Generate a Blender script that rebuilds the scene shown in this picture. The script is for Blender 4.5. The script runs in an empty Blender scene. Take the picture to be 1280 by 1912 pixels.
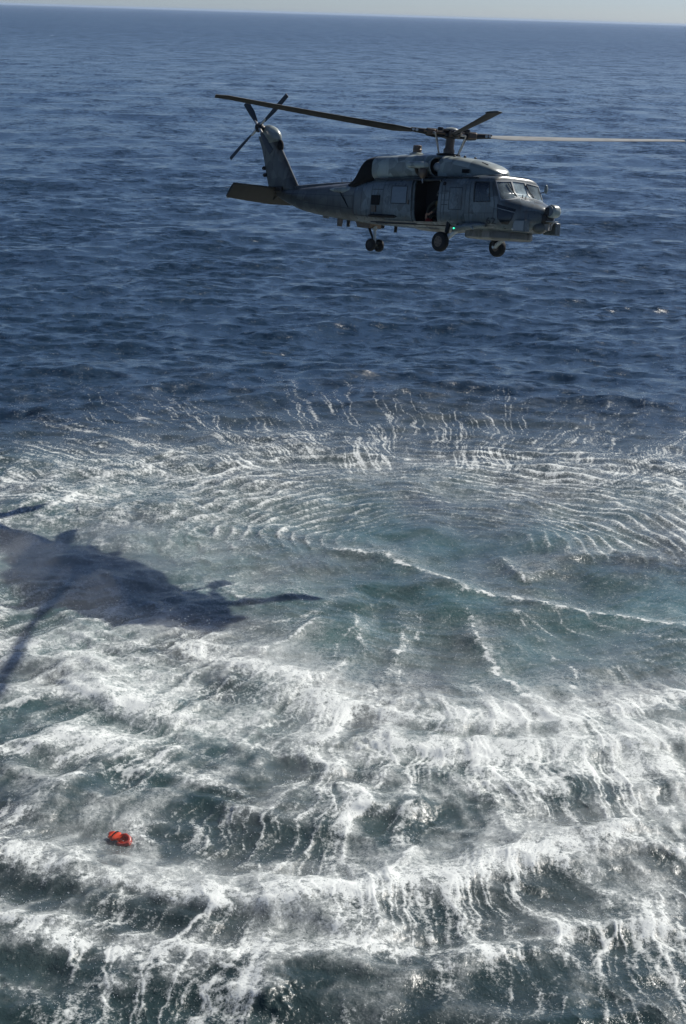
import bpy, bmesh, math
import numpy as np
from mathutils import Vector, Matrix

# ---------------------------------------------------------------- camera, sky, sun, exposure
scene = bpy.context.scene
CAM_H = 17.5
PITCH, ROLL, FPX = math.radians(14.478), math.radians(1.776), 3600.0
cam_data = bpy.data.cameras.new('camera')
cam = bpy.data.objects.new('camera', cam_data)
scene.collection.objects.link(cam)
cam_data.sensor_fit = 'VERTICAL'
cam_data.sensor_height = 36.0
cam_data.lens = FPX / 1912.0 * 36.0
cam_data.clip_start, cam_data.clip_end = 0.5, 60000.0
fw = Vector((0, math.cos(PITCH), -math.sin(PITCH)))
r0 = Vector((1, 0, 0)); u0 = r0.cross(fw)
rt = r0 * math.cos(ROLL) + u0 * math.sin(ROLL)
up = -r0 * math.sin(ROLL) + u0 * math.cos(ROLL)
cam.matrix_world = Matrix(((rt.x, up.x, -fw.x, 0), (rt.y, up.y, -fw.y, 0), (rt.z, up.z, -fw.z, CAM_H), (0, 0, 0, 1)))
scene.camera = cam

SUN_DIR = Vector((0.90, 0.88, 1.0)).normalized()        # towards the sun: behind the aircraft, to the right
SUN_EL = math.asin(SUN_DIR.z); SUN_AZ = math.atan2(SUN_DIR.x, SUN_DIR.y)
world = bpy.data.worlds.new('World'); scene.world = world; world.use_nodes = True
wn = world.node_tree; wn.nodes.clear()
sky = wn.nodes.new('ShaderNodeTexSky'); sky.sky_type = 'NISHITA'; sky.sun_disc = False
sky.sun_elevation = SUN_EL; sky.sun_rotation = SUN_AZ
sky.altitude = 0; sky.air_density = 0.5; sky.dust_density = 0.45; sky.ozone_density = 5.0
bg = wn.nodes.new('ShaderNodeBackground'); bg.inputs['Strength'].default_value = 0.078
wo = wn.nodes.new('ShaderNodeOutputWorld')
wn.links.new(sky.outputs[0], bg.inputs[0]); wn.links.new(bg.outputs[0], wo.inputs[0])

sun_data = bpy.data.lights.new('sun', 'SUN'); sun_data.energy = 4.8
sun_data.angle = math.radians(0.53); sun_data.color = (1.0, 0.955, 0.88)
sun = bpy.data.objects.new('sun', sun_data); scene.collection.objects.link(sun)
sun.rotation_euler = (-SUN_DIR).to_track_quat('-Z', 'Y').to_euler()
sun.location = SUN_DIR * 200

scene.view_settings.view_transform = 'Standard'; scene.view_settings.look = 'None'
scene.view_settings.exposure = 0.0; scene.view_settings.gamma = 1.0
scene.render.engine = 'CYCLES'
scene.cycles.max_bounces = 6; scene.cycles.transparent_max_bounces = 12
scene.cycles.volume_bounces = 1
scene.cycles.sample_clamp_indirect = 4.0; scene.cycles.sample_clamp_direct = 5.0
COL = scene.collection

# ---------------------------------------------------------------- node helpers
def new_mat(name):
    m = bpy.data.materials.new(name); m.use_nodes = True
    nt = m.node_tree; b = nt.nodes['Principled BSDF']
    return m, nt, b
def N(nt, t, **kw):
    n = nt.nodes.new(t)
    for k, v in kw.items(): setattr(n, k, v)
    return n
def setin(nt, sock, v):
    if hasattr(v, 'is_output'): nt.links.new(v, sock)
    else: sock.default_value = v
def mth(nt, op, a, b=None, c=None, clamp=False):
    n = N(nt, 'ShaderNodeMath', operation=op); n.use_clamp = clamp
    setin(nt, n.inputs[0], a)
    if b is not None: setin(nt, n.inputs[1], b)
    if c is not None: setin(nt, n.inputs[2], c)
    return n.outputs[0]
def mixc(nt, f, a, b):
    n = N(nt, 'ShaderNodeMix', data_type='RGBA'); n.clamp_factor = True
    setin(nt, n.inputs[0], f); setin(nt, n.inputs[6], a); setin(nt, n.inputs[7], b)
    return n.outputs[2]
def noise(nt, vec, scale, detail=4.0, rough=0.55, dist=0.0):
    n = N(nt, 'ShaderNodeTexNoise')
    nt.links.new(vec, n.inputs['Vector']); n.inputs['Scale'].default_value = scale
    n.inputs['Detail'].default_value = detail; n.inputs['Roughness'].default_value = rough
    n.inputs['Distortion'].default_value = dist
    return n.outputs['Fac']
def smooth(nt, x, lo, hi, a=0.0, b=1.0):
    n = N(nt, 'ShaderNodeMapRange', interpolation_type='SMOOTHSTEP')
    setin(nt, n.inputs[0], x); n.inputs[1].default_value = lo; n.inputs[2].default_value = hi
    n.inputs[3].default_value = a; n.inputs[4].default_value = b
    return n.outputs[0]
def scaled(nt, vec, s):
    n = N(nt, 'ShaderNodeMapping'); nt.links.new(vec, n.inputs[0]); n.inputs['Scale'].default_value = s
    return n.outputs[0]
def attr(nt, name):
    return N(nt, 'ShaderNodeAttribute', attribute_name=name).outputs['Fac']

# ---------------------------------------------------------------- numpy noise
_rng = np.random.default_rng(7)
_perm = _rng.permutation(4096).astype(np.int64)
_ga = _rng.uniform(0, 2 * np.pi, 4096).astype(np.float32)
_gx, _gy = np.cos(_ga), np.sin(_ga)
def perlin(x, y, seed=0):
    x = np.asarray(x, np.float32) + np.float32(seed * 17.31 + 512); y = np.asarray(y, np.float32) + np.float32(seed * 9.73 + 512)
    fx0 = np.floor(x); fy0 = np.floor(y); fx = x - fx0; fy = y - fy0
    ix = fx0.astype(np.int64); iy = fy0.astype(np.int64)
    u = fx * fx * fx * (fx * (fx * 6 - 15) + 10); v = fy * fy * fy * (fy * (fy * 6 - 15) + 10)
    def g(a, b, dx, dy):
        k = _perm[(_perm[a & 4095] + b) & 4095]
        return _gx[k] * dx + _gy[k] * dy
    n00 = g(ix, iy, fx, fy); n10 = g(ix + 1, iy, fx - 1, fy)
    n01 = g(ix, iy + 1, fx, fy - 1); n11 = g(ix + 1, iy + 1, fx - 1, fy - 1)
    a = n00 + u * (n10 - n00); b = n01 + u * (n11 - n01)
    return (a + v * (b - a)) * 1.5
def fbm(x, y, oct=4, seed=0, gain=0.5):
    s = 0; a = 1.0; t = 0
    for i in range(oct):
        s = s + a * perlin(x * 2 ** i, y * 2 ** i, seed + i); t += a; a *= gain
    return s / t
def ridge(x, y, seed=0, p=3.0):
    return np.clip(1 - np.abs(perlin(x, y, seed)) * 1.6, 0, 1) ** p
def sstep(x, a, b):
    t = np.clip((x - a) / (b - a), 0, 1); return t * t * (3 - 2 * t)

def worley(x, y, seed=0):
    """distance to the nearest and second nearest feature point, and a value per cell"""
    x = np.asarray(x, np.float32) + np.float32(300 + seed * 13); y = np.asarray(y, np.float32) + np.float32(300 + seed * 29)
    ix = np.floor(x).astype(np.int64); iy = np.floor(y).astype(np.int64)
    f1 = np.full(x.shape, 9.0, np.float32); f2 = f1.copy()
    for a in (-1, 0, 1):
        for b in (-1, 0, 1):
            k = _perm[(_perm[(ix + a) & 4095] + iy + b) & 4095]
            d = (ix + a + .5 + .42 * _gx[k] - x) ** 2 + (iy + b + .5 + .42 * _gy[k] - y) ** 2
            f2 = np.where(d < f1, f1, np.minimum(f2, d)); f1 = np.minimum(f1, d)
    return np.sqrt(f1), np.sqrt(f2)
WC = (3.6, 63.0)                                       # point under the rotor
# rotor wash -----------------------------------------------------------
MAP_X = np.arange(-18, 18.1, 2)
MAP_Y = np.array([29, 30.5, 32, 33.5, 35, 36.5, 38, 40, 42, 44, 46, 48, 50, 53, 56, 59, 62, 65, 68, 72, 76, 80, 84, 88, 92, 97])
MAP = np.array([
[34, 34, 33, 32, 32, 30, 22, 24, 27, 30, 31, 32, 32, 33, 34, 35, 36, 36, 37],
[35, 34, 34, 33, 32, 13, 13, 12, 4, 5, 13, 20, 16, 14, 32, 36, 36, 37, 37],
[35, 35, 34, 34, 31, 15, 14, 15, 18, 17, 26, 26, 20, 20, 27, 37, 37, 38, 38],
[36, 36, 35, 35, 31, 24, 22, 19, 35, 37, 25, 27, 29, 32, 33, 38, 38, 39, 39],
[37, 37, 36, 36, 35, 34, 32, 32, 45, 45, 29, 23, 34, 39, 40, 39, 39, 40, 40],
[38, 38, 38, 37, 47, 47, 50, 54, 38, 33, 34, 40, 33, 42, 44, 40, 40, 40, 40],
[39, 39, 39, 38, 43, 46, 44, 45, 22, 12, 25, 44, 53, 75, 84, 42, 41, 41, 41],
[40, 40, 40, 40, 45, 43, 34, 35, 25, 30, 31, 33, 36, 69, 68, 44, 42, 42, 42],
[41, 41, 41, 42, 51, 51, 39, 40, 42, 51, 49, 35, 34, 76, 84, 57, 43, 42, 42],
[42, 42, 43, 45, 50, 48, 41, 46, 57, 70, 75, 60, 71, 91, 96, 80, 43, 42, 41],
[43, 43, 43, 54, 56, 54, 49, 54, 68, 81, 80, 74, 70, 73, 65, 52, 42, 41, 40],
[43, 43, 44, 66, 64, 61, 61, 65, 80, 59, 38, 38, 34, 35, 41, 40, 40, 39, 39],
[42, 43, 44, 71, 71, 67, 69, 77, 70, 28, 11, 12, 15, 24, 37, 35, 37, 37, 37],
[41, 41, 42, 55, 62, 58, 54, 49, 29, 12, 7, 7, 11, 18, 29, 27, 31, 34, 34],
[39, 39, 30, 32, 40, 34, 29, 26, 21, 16, 11, 13, 14, 10, 23, 22, 22, 31, 31],
[36, 36, 25, 23, 26, 24, 19, 20, 21, 20, 16, 14, 12, 12, 18, 16, 14, 29, 29],
[34, 34, 33, 28, 25, 25, 19, 16, 16, 17, 15, 15, 17, 15, 16, 14, 20, 28, 28],
[32, 36, 41, 37, 31, 28, 22, 21, 19, 20, 19, 19, 23, 24, 28, 26, 33, 33, 28],
[30, 32, 38, 41, 34, 31, 27, 29, 27, 27, 22, 22, 28, 33, 41, 35, 39, 39, 29],
[25, 17, 26, 35, 33, 31, 31, 32, 32, 33, 34, 37, 35, 39, 44, 39, 40, 38, 30],
[10, 11, 17, 22, 25, 23, 26, 27, 30, 34, 39, 40, 37, 35, 37, 35, 37, 33, 28],
[4, 8, 12, 13, 18, 15, 19, 20, 24, 28, 34, 34, 31, 27, 28, 23, 33, 27, 21],
[2, 4, 9, 9, 13, 10, 13, 13, 17, 19, 26, 26, 24, 20, 21, 16, 28, 22, 13],
[0, 3, 4, 6, 7, 6, 7, 8, 11, 12, 19, 18, 18, 15, 16, 12, 21, 15, 8],
[0, 1, 1, 3, 2, 3, 3, 4, 5, 6, 11, 10, 11, 10, 8, 9, 8, 11, 3],
[0, 0, 0, 0, 0, 0, 0, 0, 0, 0, 0, 0, 0, 0, 0, 0, 0, 0, 0]], float) / 100.0
def map_at(x, y):
    fx = np.interp(x, MAP_X, np.arange(len(MAP_X))); fy = np.interp(y, MAP_Y, np.arange(len(MAP_Y)))
    ix = np.minimum(fx.astype(int), len(MAP_X) - 2); iy = np.minimum(fy.astype(int), len(MAP_Y) - 2)
    u = fx - ix; v = fy - iy; u = u * u * (3 - 2 * u); v = v * v * (3 - 2 * v)
    return (MAP[iy, ix] * (1 - u) + MAP[iy, ix + 1] * u) * (1 - v) + (MAP[iy + 1, ix] * (1 - u) + MAP[iy + 1, ix + 1] * u) * v
# crest lines where two sheets of blown water meet: points on the water, width, strength, ridge height
LINES = {
'A': ([(-1.43, 63.50), (0.04, 62.45), (1.21, 62.05), (2.32, 60.25), (3.32, 59.02), (3.96, 57.69), (5.08, 57.35), (6.21, 57.02), (7.64, 56.51), (9.17, 55.69), (10.47, 54.78), (13, 53.2)], .19, .95, .10),
'B': ([(4.04, 56.79), (3.94, 53.87), (4.18, 52.42), (4.49, 50.37), (4.82, 48.89), (5.21, 47.69), (5.63, 46.28), (6.03, 44.90)], .15, 1.0, .08),
'C': ([(-0.54, 54.70), (-1.13, 53.37), (-1.72, 52.33), (-2.42, 51.17)], .10, .9, .08),
'D': ([(1.85, 54.69), (1.66, 51.47), (1.23, 49.41), (0.86, 47.70)], .12, .65, .06),
'D2': ([(0.43, 52.06), (-0.30, 49.70), (-0.85, 48.58)], .16, .45, .05),
'E': ([(5.26, 62.38), (5.66, 60.62), (5.98, 59.19)], .12, .7, .08),
'E2': ([(5.98, 59.19), (6.73, 60.74), (7.57, 62.12), (8.96, 63.13), (10.20, 62.94), (11.70, 62.12)], .3, .32, .12),
'F': ([(-9, 38.4), (-7.26, 37.65), (-6.01, 36.95), (-4.91, 36.26), (-3.88, 35.84), (-2.78, 35.63), (-1.26, 35.54), (-0.19, 35.98), (1.13, 36.56), (2.59, 37.05), (3.89, 37.92), (5.09, 38.55), (6.36, 39.34), (7.79, 38.75), (10, 38.2)], .46, 1.25, .30),
'G': ([(3.36, 44.68), (3.41, 43.29), (3.62, 41.67), (3.87, 40.02), (4.04, 38.75)], .11, .6, .08),
'H': ([(1.86, 38.87), (1.48, 37.75), (1.19, 36.95), (1.03, 36.18)], .08, .8, .08),
'I': ([(-9, 35.3), (-6.62, 34.24), (-5.27, 33.56), (-3.68, 33.12), (-2.18, 33.33), (-0.95, 33.30), (0.37, 33.60), (1.49, 33.46), (2.6, 33.6)], .42, 1.0, .18),
'J': ([(-5.10, 57.53), (-3.45, 57.82), (-1.91, 57.29), (-0.57, 56.59), (1.08, 57.04)], .45, .32, .08),
'K': ([(-3.72, 50.50), (-1.58, 48.94), (0.16, 47.04), (2.36, 46.45), (4.57, 46.64), (5.94, 46.57), (7.74, 47.71), (9.45, 48.68), (12, 49.5)], .50, 1.2, .15),
'M': ([(0.18, 44.41), (1.76, 44.37), (3.06, 44.12), (4.96, 44.81), (6.57, 44.95), (8.95, 45.70), (12, 46)], .55, 1.3, .15),
'N': ([(-2.66, 39.96), (-0.75, 40.26), (0.94, 40.54), (2.4, 40.2)], .3, .55, .12),
'O': ([(-7.46, 38.73), (-6.72, 39.95), (-6.24, 41.53), (-5.38, 42.57), (-4.09, 42.35)], .24, .5, .12),
'Q': ([(-9.69, 47.77), (-7.69, 47.54), (-5.95, 47.09), (-4.04, 45.90), (-2.19, 44.39), (-0.33, 43.50), (0.96, 43.09)], .34, .8, .12),
'R': ([(-8.75, 42.97), (-7.31, 43.51), (-6.07, 43.89), (-4.43, 43.16), (-3.04, 41.78), (-1.76, 41.25)], .32, .65, .12),
'S': ([(-0.30, 41.84), (1.19, 41.48), (2.43, 41.52), (3.72, 42.16)], .32, .6, .12),
'T': ([(1.80, 33.59), (2.92, 33.49), (4.13, 34.33), (5.15, 35.04), (6.22, 35.06), (7.57, 34.85), (10, 34.4)], .32, .75, .15),
'U': ([(-6.56, 31.81), (-4.98, 31.65), (-3.45, 31.91), (-1.90, 32.20), (-0.50, 31.85)], .34, .6, .12),
'V': ([(5.2, 43.0), (5.83, 43.15), (6.73, 43.16), (7.70, 43.64), (9.08, 43.35), (12, 43.2)], .5, 1.1, .03),
'W': ([(0.42, 55.33), (0.55, 53.28), (0.88, 51.63)], .12, .5, .05),
'X': ([(-5.07, 52.24), (-3.11, 50.33), (-1.61, 49.71), (-0.43, 48.83)], .36, .9, .10),
'Y': ([(1.35, 39.54), (1.67, 40.60), (2.18, 41.25)], .1, .6, .06),
'Z': ([(-1.37, 35.53), (-1.22, 34.72), (-1.27, 34.04)], .08, .8, .05),
'P': ([(1.57, 57.09), (1.78, 54.94), (1.87, 53.92)], .2, .3, .05),
}
def line_field(x, y, pts):
    """signed distance to a polyline (sign: + on its far side) and fraction along it"""
    best = np.full(x.shape, 1e9); sgn = np.zeros(x.shape); par = np.zeros(x.shape)
    n = len(pts) - 1
    for i in range(n):
        (ax, ay), (bx, by) = pts[i], pts[i + 1]
        dx, dy = bx - ax, by - ay; L2 = dx * dx + dy * dy
        t = np.clip(((x - ax) * dx + (y - ay) * dy) / L2, 0, 1)
        ex, ey = x - ax - t * dx, y - ay - t * dy
        d = np.hypot(ex, ey); m = d < best
        best = np.where(m, d, best); sgn = np.where(m, np.sign(dx * ey - dy * ex), sgn); par = np.where(m, (i + t) / n, par)
    return best, sgn, par

def wash_field(x, y):
    wx = fbm(x * .22, y * .22, 3, 40); wy = fbm(x * .22, y * .22, 3, 50)
    fx_ = fbm(x * 1.1, y * 1.1, 2, 60); fy_ = fbm(x * 1.1, y * 1.1, 2, 66)
    xw = x + .9 * wx; yw = y + .9 * wy
    qx, qy = xw - WC[0], yw - WC[1]
    rho = np.hypot(qx, qy); phi = np.arctan2(qx, -qy)              # phi 0 towards the camera
    rs = 20 / np.maximum(rho, 8)
    side_far = sstep(y, 60, 68)                                    # far half of the wash
    yb = np.interp(x, [-14, -5, -2.5, -.5, 6.5, 9, 14], [61, 56.5, 52.5, 48.5, 48, 51, 53])   # inner edge of the torn-up foam
    near_w = 1 - sstep(y + 1.6 * wx + .6 * fx_, yb - 2, yb + 2.2)
    mid_w = 1 - near_w
    base = np.clip(map_at(x + .5 * wx + .25 * fx_, y + 1.2 * wy + .5 * fy_), 0, 1)
    inwash = 1 - sstep(rho + 2.5 * wx, 20, 29) * side_far
    edge = sstep(y + 5 * wx, 108, 88)
    away = sstep(rho, 5, 11)

    # concentric ripples under the tips: fine terraces, sharp on the outer edge
    cwx = fbm(x * .12, y * .09, 2, 72)
    ph_r = rho * (2.2 - 0.036 * np.minimum(rho, 20)) + 1.3 * cwx + .30 * fbm(x * .45, y * .3, 3, 70) + .10 * fx_
    saw = ph_r % 1.0
    crest = np.where(saw < .78, (saw / .78) ** 2.4, ((1 - saw) / .22))
    brk = .45 + .55 * sstep(perlin(phi * 7, rho * .7, 80) + .55 * perlin(x * 1.2, y * .8, 81) + .35 * fx_, -.6, .6)
    sector = sstep(-np.cos(phi) + .25 * wx, -.35, .35)              # strongest on the far side
    ring_w = sstep(rho, 1.5, 5) * (1 - sstep(rho, 14, 21)) * (.62 + .50 * sstep(cwx + .5 * bigf(x, y), -.35, .35))
    sector = sector * (1 - .65 * sstep(-qx, 5.5, 11))
    ripple = crest * brk * ring_w * (.12 + .88 * sector)
    # finer hatching everywhere in the swept water
    saw2 = (rho * 3.3 + 2.0 * cwx + .6 * fbm(x * .6, y * .4, 2, 74) + .2 * fy_) % 1.0
    hatch = np.where(saw2 < .75, (saw2 / .75) ** 2, (1 - saw2) / .25) * sstep(perlin(phi * 9, rho * .8, 83) + .5 * perlin(x * .9, y * .6, 84), -.3, .5) * sstep(rho, 2, 7)

    # billows: rounded cells in rows round the centre
    w1_, w2_ = worley(phi * 10 + .25 * fx_ + rho * .35, rho * .50 + .30 * fy_, 1)
    w3_, w4_ = worley(phi * 23 + .25 * fy_ - rho * .4, rho * 1.05 + .30 * fx_, 2)
    w5_, w6_ = worley(phi * 46 + .25 * fx_ + rho * .4, rho * 2.1 + .30 * fy_, 4)
    puff = np.clip(1 - w1_ * 1.25, 0, 1) * .50 + np.clip(1 - w3_ * 1.25, 0, 1) * .32 + np.clip(1 - w5_ * 1.25, 0, 1) * .18
    scale_w = np.maximum(sstep(-qx, 3.0, 8), .65 * sstep(qx, 6.5, 10.5)) * sstep(y, 50, 58) * (1 - sstep(rho, 17, 23))

    rw = rho * .80 + .30 * fy_ + .35 * wy; rowid = np.floor(rw)
    sc_ = (rw + .42 * np.abs(np.sin(phi * 9.5 + 2.1 * rowid + .8 * fx_ + 1.5 * wx))) % 1.0      # scalloped rows, like fish scales
    scal = np.where(sc_ < .82, (sc_ / .82) ** 2.0, (1 - sc_) / .18) * (.55 + .9 * np.clip(bigf(x, y) + .5 * fx_, -.4, .6))
    # radial filaments torn outwards at the rim
    wig = phi + (.008 * perlin(x * .6, y * .16, 101) + .0042 * perlin(x * 1.6, y * .34, 102) + .0022 * perlin(x * 3.5, y * .8, 103)) * rs
    fil = np.maximum(ridge(wig * 34, rho * .05, 110, 8.0), .9 * ridge(wig * 58, rho * .07, 112, 7.5))
    fil_gate = .25 + .75 * sstep(perlin(phi * 10, rho * .18, 115) + .6 * perlin(x * 1.7, y * .35, 116), -.6, .35)
    rim = rho + 4.0 * perlin(phi * 6, 0 * rho, 117) + 2.0 * perlin(phi * 22, 0 * rho, 118)
    fil_far = fil * fil_gate * sstep(rho, 9, 14) * (1 - sstep(rim, 22, 33)) * side_far
    # near side: cells stretched along the flow, filaments on their edges
    ph2 = phi + (.010 * perlin(x * .8, y * .6, 104) + .0042 * perlin(x * 2.3, y * 1.5, 105) + .0022 * perlin(x * 5.3, y * 4, 106)) * rs
    a1, a2 = worley(ph2 * 19, rho * .24 + .25 * fy_, 5)
    b1, b2 = worley(ph2 * 41, rho * .55 + .25 * fx_, 6)
    e1 = np.exp(-((a2 - a1) / .055) ** 2); e2 = np.exp(-((b2 - b1) / .075) ** 2)
    long_gate = sstep(perlin(phi * 7, rho * .3, 125) + .5 * perlin(x * 1.0, y * .7, 126), -.5, .35)
    thr = np.maximum(ridge(ph2 * 34, rho * .05, 120, 7.0), .8 * ridge(ph2 * 70, rho * .08, 123, 6.0))
    fil_near = np.clip(.5 * e1 + .3 * e2 + .9 * thr, 0, 1.2) * long_gate * near_w
    oval = sstep(a1, .12, .72) * .65 + sstep(b1, .1, .7) * .35     # dark in the cell, pale at its edge

    bil = fbm(x * .55 + .7 * wx, y * .38 + .7 * wy, 6, 130, .58)
    bil0 = fbm(x * .55 + .7 * wx, y * .38 + .7 * wy, 2, 130, .5)
    stre = fbm(ph2 * 22, rho * .16, 4, 140, .62) * away
    tang = fbm(phi * 3.2 + .15 * fy_, rho * .62 + 1.0 * wx + .15 * fx_, 4, 150, .52)
    tang0 = fbm(phi * 3.2 + .15 * fy_, rho * .62 + 1.0 * wx + .15 * fx_, 2, 150, .5)
    fine = fbm(x * 3.2 + .6 * fx_, y * 2.4 + .6 * fy_, 3, 160, .6)
    fine_r = fbm(ph2 * 75, rho * .55, 3, 165, .6) * away
    left_band = np.exp(-((x + 6.5) / 6.0) ** 2 - ((y - 50.0) / 4.0) ** 2)

    veil = .03 + .50 * base
    soft_n = veil * (1 + .6 * bil + .5 * stre) + .60 * (oval - .60) + .22 * tang + .12 * bil + .20 * stre + .12 * fine_r + .08 * fine
    soft_n += left_band * (.20 + .55 * (puff - .25) + .35 * (scal - .35)) + .16 * np.exp(-((x - 9.5) / 3.5) ** 2 - ((y - 43.5) / 2.5) ** 2)
    soft_f = base * (.44 + .5 * bil + .5 * stre + .25 * fine) * (1 - .7 * sstep(rho, 12, 18)) + .26 * hatch * (base + .08) + .05 * np.clip(stre, 0, 1) + .14 * crest * ring_w * sector
    core_w = np.exp(-((x - 3.8) / 6.0) ** 2 - ((y - 54) / 6.5) ** 2); soft_f *= 1 - .72 * core_w
    soft_f += scale_w * (np.clip(puff * 1.9 - .30, 0, 1) * .45 + .55 * scal) * (.10 + .60 * base)
    soft = np.clip(soft_n, 0, 2) * near_w + np.clip(soft_f, 0, 2) * mid_w
    foam = ripple * (.62 + .25 * base) * (1 - .6 * near_w) + scale_w * (.30 * np.clip(puff * 1.6 - .45, 0, 1) + .42 * scal) * (.4 + base) + fil_far * (.72 + .35 * base)
    foam += near_w * (fil_near * (.50 + .35 * base) + .16 * np.clip(fine + .4 * bil, 0, 1) * base)
    hz = 0.05 * crest * ring_w * (.3 + .7 * sector) + (.10 * puff + .07 * scal) * np.maximum(scale_w, left_band) + .02 * fil_near + .012 * hatch * mid_w
    hz += near_w * (.18 * tang0 + .08 * bil0 + .10 * oval)
    hz += mid_w * .34 * fbm(x * .26, y * .2, 3, 170) * inwash
    spoke = ridge(ph2 * 6.5, rho * .04, 180, 14.0) * sstep(rho, 5, 8) * (1 - sstep(rho, 15, 19)) * sstep(np.cos(phi), .2, .6)
    foam += spoke * mid_w * np.clip(.45 + .8 * perlin(x * 2.2, y * 1.4, 181), 0, 1) * .75; soft += .10 * ridge(ph2 * 6.5, rho * .04, 180, 3.0) * spoke.clip(0, 1) ** .3 * mid_w
    for nm, (pts, w, st, hh) in LINES.items():
        j = min(1.3, w / .2)
        jx = x + .14 * fx_ * j + .6 * w * perlin(x * 2.6, y * 2.2, 201) + .45 * w * perlin(x * 6.1, y * 5.1, 202)
        jy = y + .24 * fy_ * j + .6 * w * perlin(x * 2.6, y * 2.2, 203) + .45 * w * perlin(x * 6.1, y * 5.1, 204)
        d, sg, t = line_field(jx, jy, pts)
        d0 = line_field(x + .2 * fx_ * j, y + .3 * fy_ * j, pts)[0]
        ends = sstep(t, 0, .12) * sstep(1 - t, 0, .12)
        arc = w >= .3
        core = np.exp(-(d / (w * (.95 if arc else .75))) ** 2)
        halo = np.exp(-d0 / (w * (3.8 if arc else 5.0))) * np.where(sg > 0, .50, .20)
        rough_ = (.72 if arc else .48) + .7 * perlin(x * 2.2, y * 1.7, 210) + .6 * perlin(x * 6, y * 5, 213)
        foam += (.42 if arc else 1.15) * st * core * ends * np.clip(rough_, .05, 1.2)
        soft += st * (halo + (.30 * core if arc else 0)) * ends * np.clip(.75 + .5 * stre + .5 * fine_r + .3 * fine, .05, 1.5)
        if arc and nm not in ('J', 'E2'):                          # torn filaments running off the near side of each arc, dark face below
            foam += st * np.exp(-d0 / 1.2) * (sg < 0) * ends * fil_near * .5
            soft -= .20 * st * np.exp(-((d0 - 1.1) / .7) ** 2) * (sg < 0) * ends * near_w
        hz += hh * np.exp(-(d0 / (w * 2.4)) ** 2) * ends
    soft = np.clip(soft, 0, 1.6); soft = soft * mid_w + near_w * np.where(soft < .5, 2 * soft ** 2, soft) * 1.0
    foam *= edge; soft *= edge
    aer = np.clip(.40 + 1.0 * fbm(x * .2, y * .16, 3, 220) + .3 * bil + .12 * hatch, 0, 1) * sstep(y, 82, 60) * (1 - .82 * (1 - sstep(y, 38, 50)))
    return foam, soft, aer, hz, inwash, edge
def bigf(x, y): return fbm(x * .35, y * .3, 2, 68)

# ---------------------------------------------------------------- the sea: one sheet to the horizon, built finer where it is near
def sea_grid():
    a = np.radians(np.concatenate([np.linspace(-180, -34, 36)[:-1], np.linspace(-34, -11.6, 70)[:-1],
        np.linspace(-11.6, 11.6, 730), np.linspace(11.6, 34, 70)[1:], np.linspace(34, 180, 36)[1:-1]]))
    near = CAM_H / np.tan(np.linspace(math.radians(31), math.radians(9.6), 720))
    far = CAM_H / np.tan(np.concatenate([np.linspace(math.radians(9.6), math.radians(0.7), 330)[1:], np.geomspace(math.radians(0.7), math.radians(0.05), 50)[1:]]))
    r = np.concatenate([[0.5, 3, 7, 12, 17, 22, 26], near, far, [26000.0, 34000.0]])
    return a, r
ang, rad = sea_grid()
nA, nR = len(ang), len(rad)
Rr, Aa = np.meshgrid(rad.astype(np.float64), ang, indexing='ij')
X = Rr * np.sin(Aa); Y = Rr * np.cos(Aa)
sp = np.gradient(rad)[:, None] * np.ones_like(X)                     # row spacing, to fade waves the sheet cannot carry

# wind sea: many directional waves
Z = np.zeros_like(X); DX = np.zeros_like(X); DY = np.zeros_like(X)
wr = np.random.default_rng(21)
wd0 = math.radians(-78)                                # travelling roughly towards the camera
lams = np.geomspace(1.0, 30, 64)
for i, lam in enumerate(lams):
    th = wd0 + wr.normal(0, 0.75 if lam < 12 else 0.5)
    k = 2 * np.pi / lam
    amp = 0.0112 * lam ** 0.85 * wr.uniform(0.6, 1.25)
    amp *= 0.30 if lam > 12 else (0.36 if lam > 5 else 0.75)
    fade = np.clip((lam / np.maximum(sp, 1e-3) - 1.3) / 1.6, 0, 1)
    rows = np.where(fade[:, 0] > 0)[0]
    if len(rows) == 0: continue
    e = rows[-1] + 1
    ph = k * (X[:e] * math.cos(th) + Y[:e] * math.sin(th)) + wr.uniform(0, 6.28)
    s, c = np.sin(ph), np.cos(ph)
    f = fade[:e] * amp
    Z[:e] += f * s
    DX[:e] += 0.8 * f * c * math.cos(th); DY[:e] += 0.8 * f * c * math.sin(th)

wash = (Rr > 24) & (Rr < 112) & (np.abs(Aa) < math.radians(36))
x = X[wash].astype(np.float32); y = Y[wash].astype(np.float32)
foam, soft, aer, hz, inwash, edge = wash_field(x, y)
FOAM = np.zeros(X.shape, np.float32); SOFT = np.zeros(X.shape, np.float32); AER = np.zeros(X.shape, np.float32)
INW = np.zeros(X.shape, np.float32)
FOAM[wash] = np.clip(foam, 0, 1.4); SOFT[wash] = np.clip(soft, 0, 1.2); AER[wash] = aer
damp = 1 - .62 * inwash * edge
INW[wash] = inwash * edge
Zw = Z[wash]; Z[wash] = Zw * damp + hz * edge
DX[wash] *= damp; DY[wash] *= damp

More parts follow.
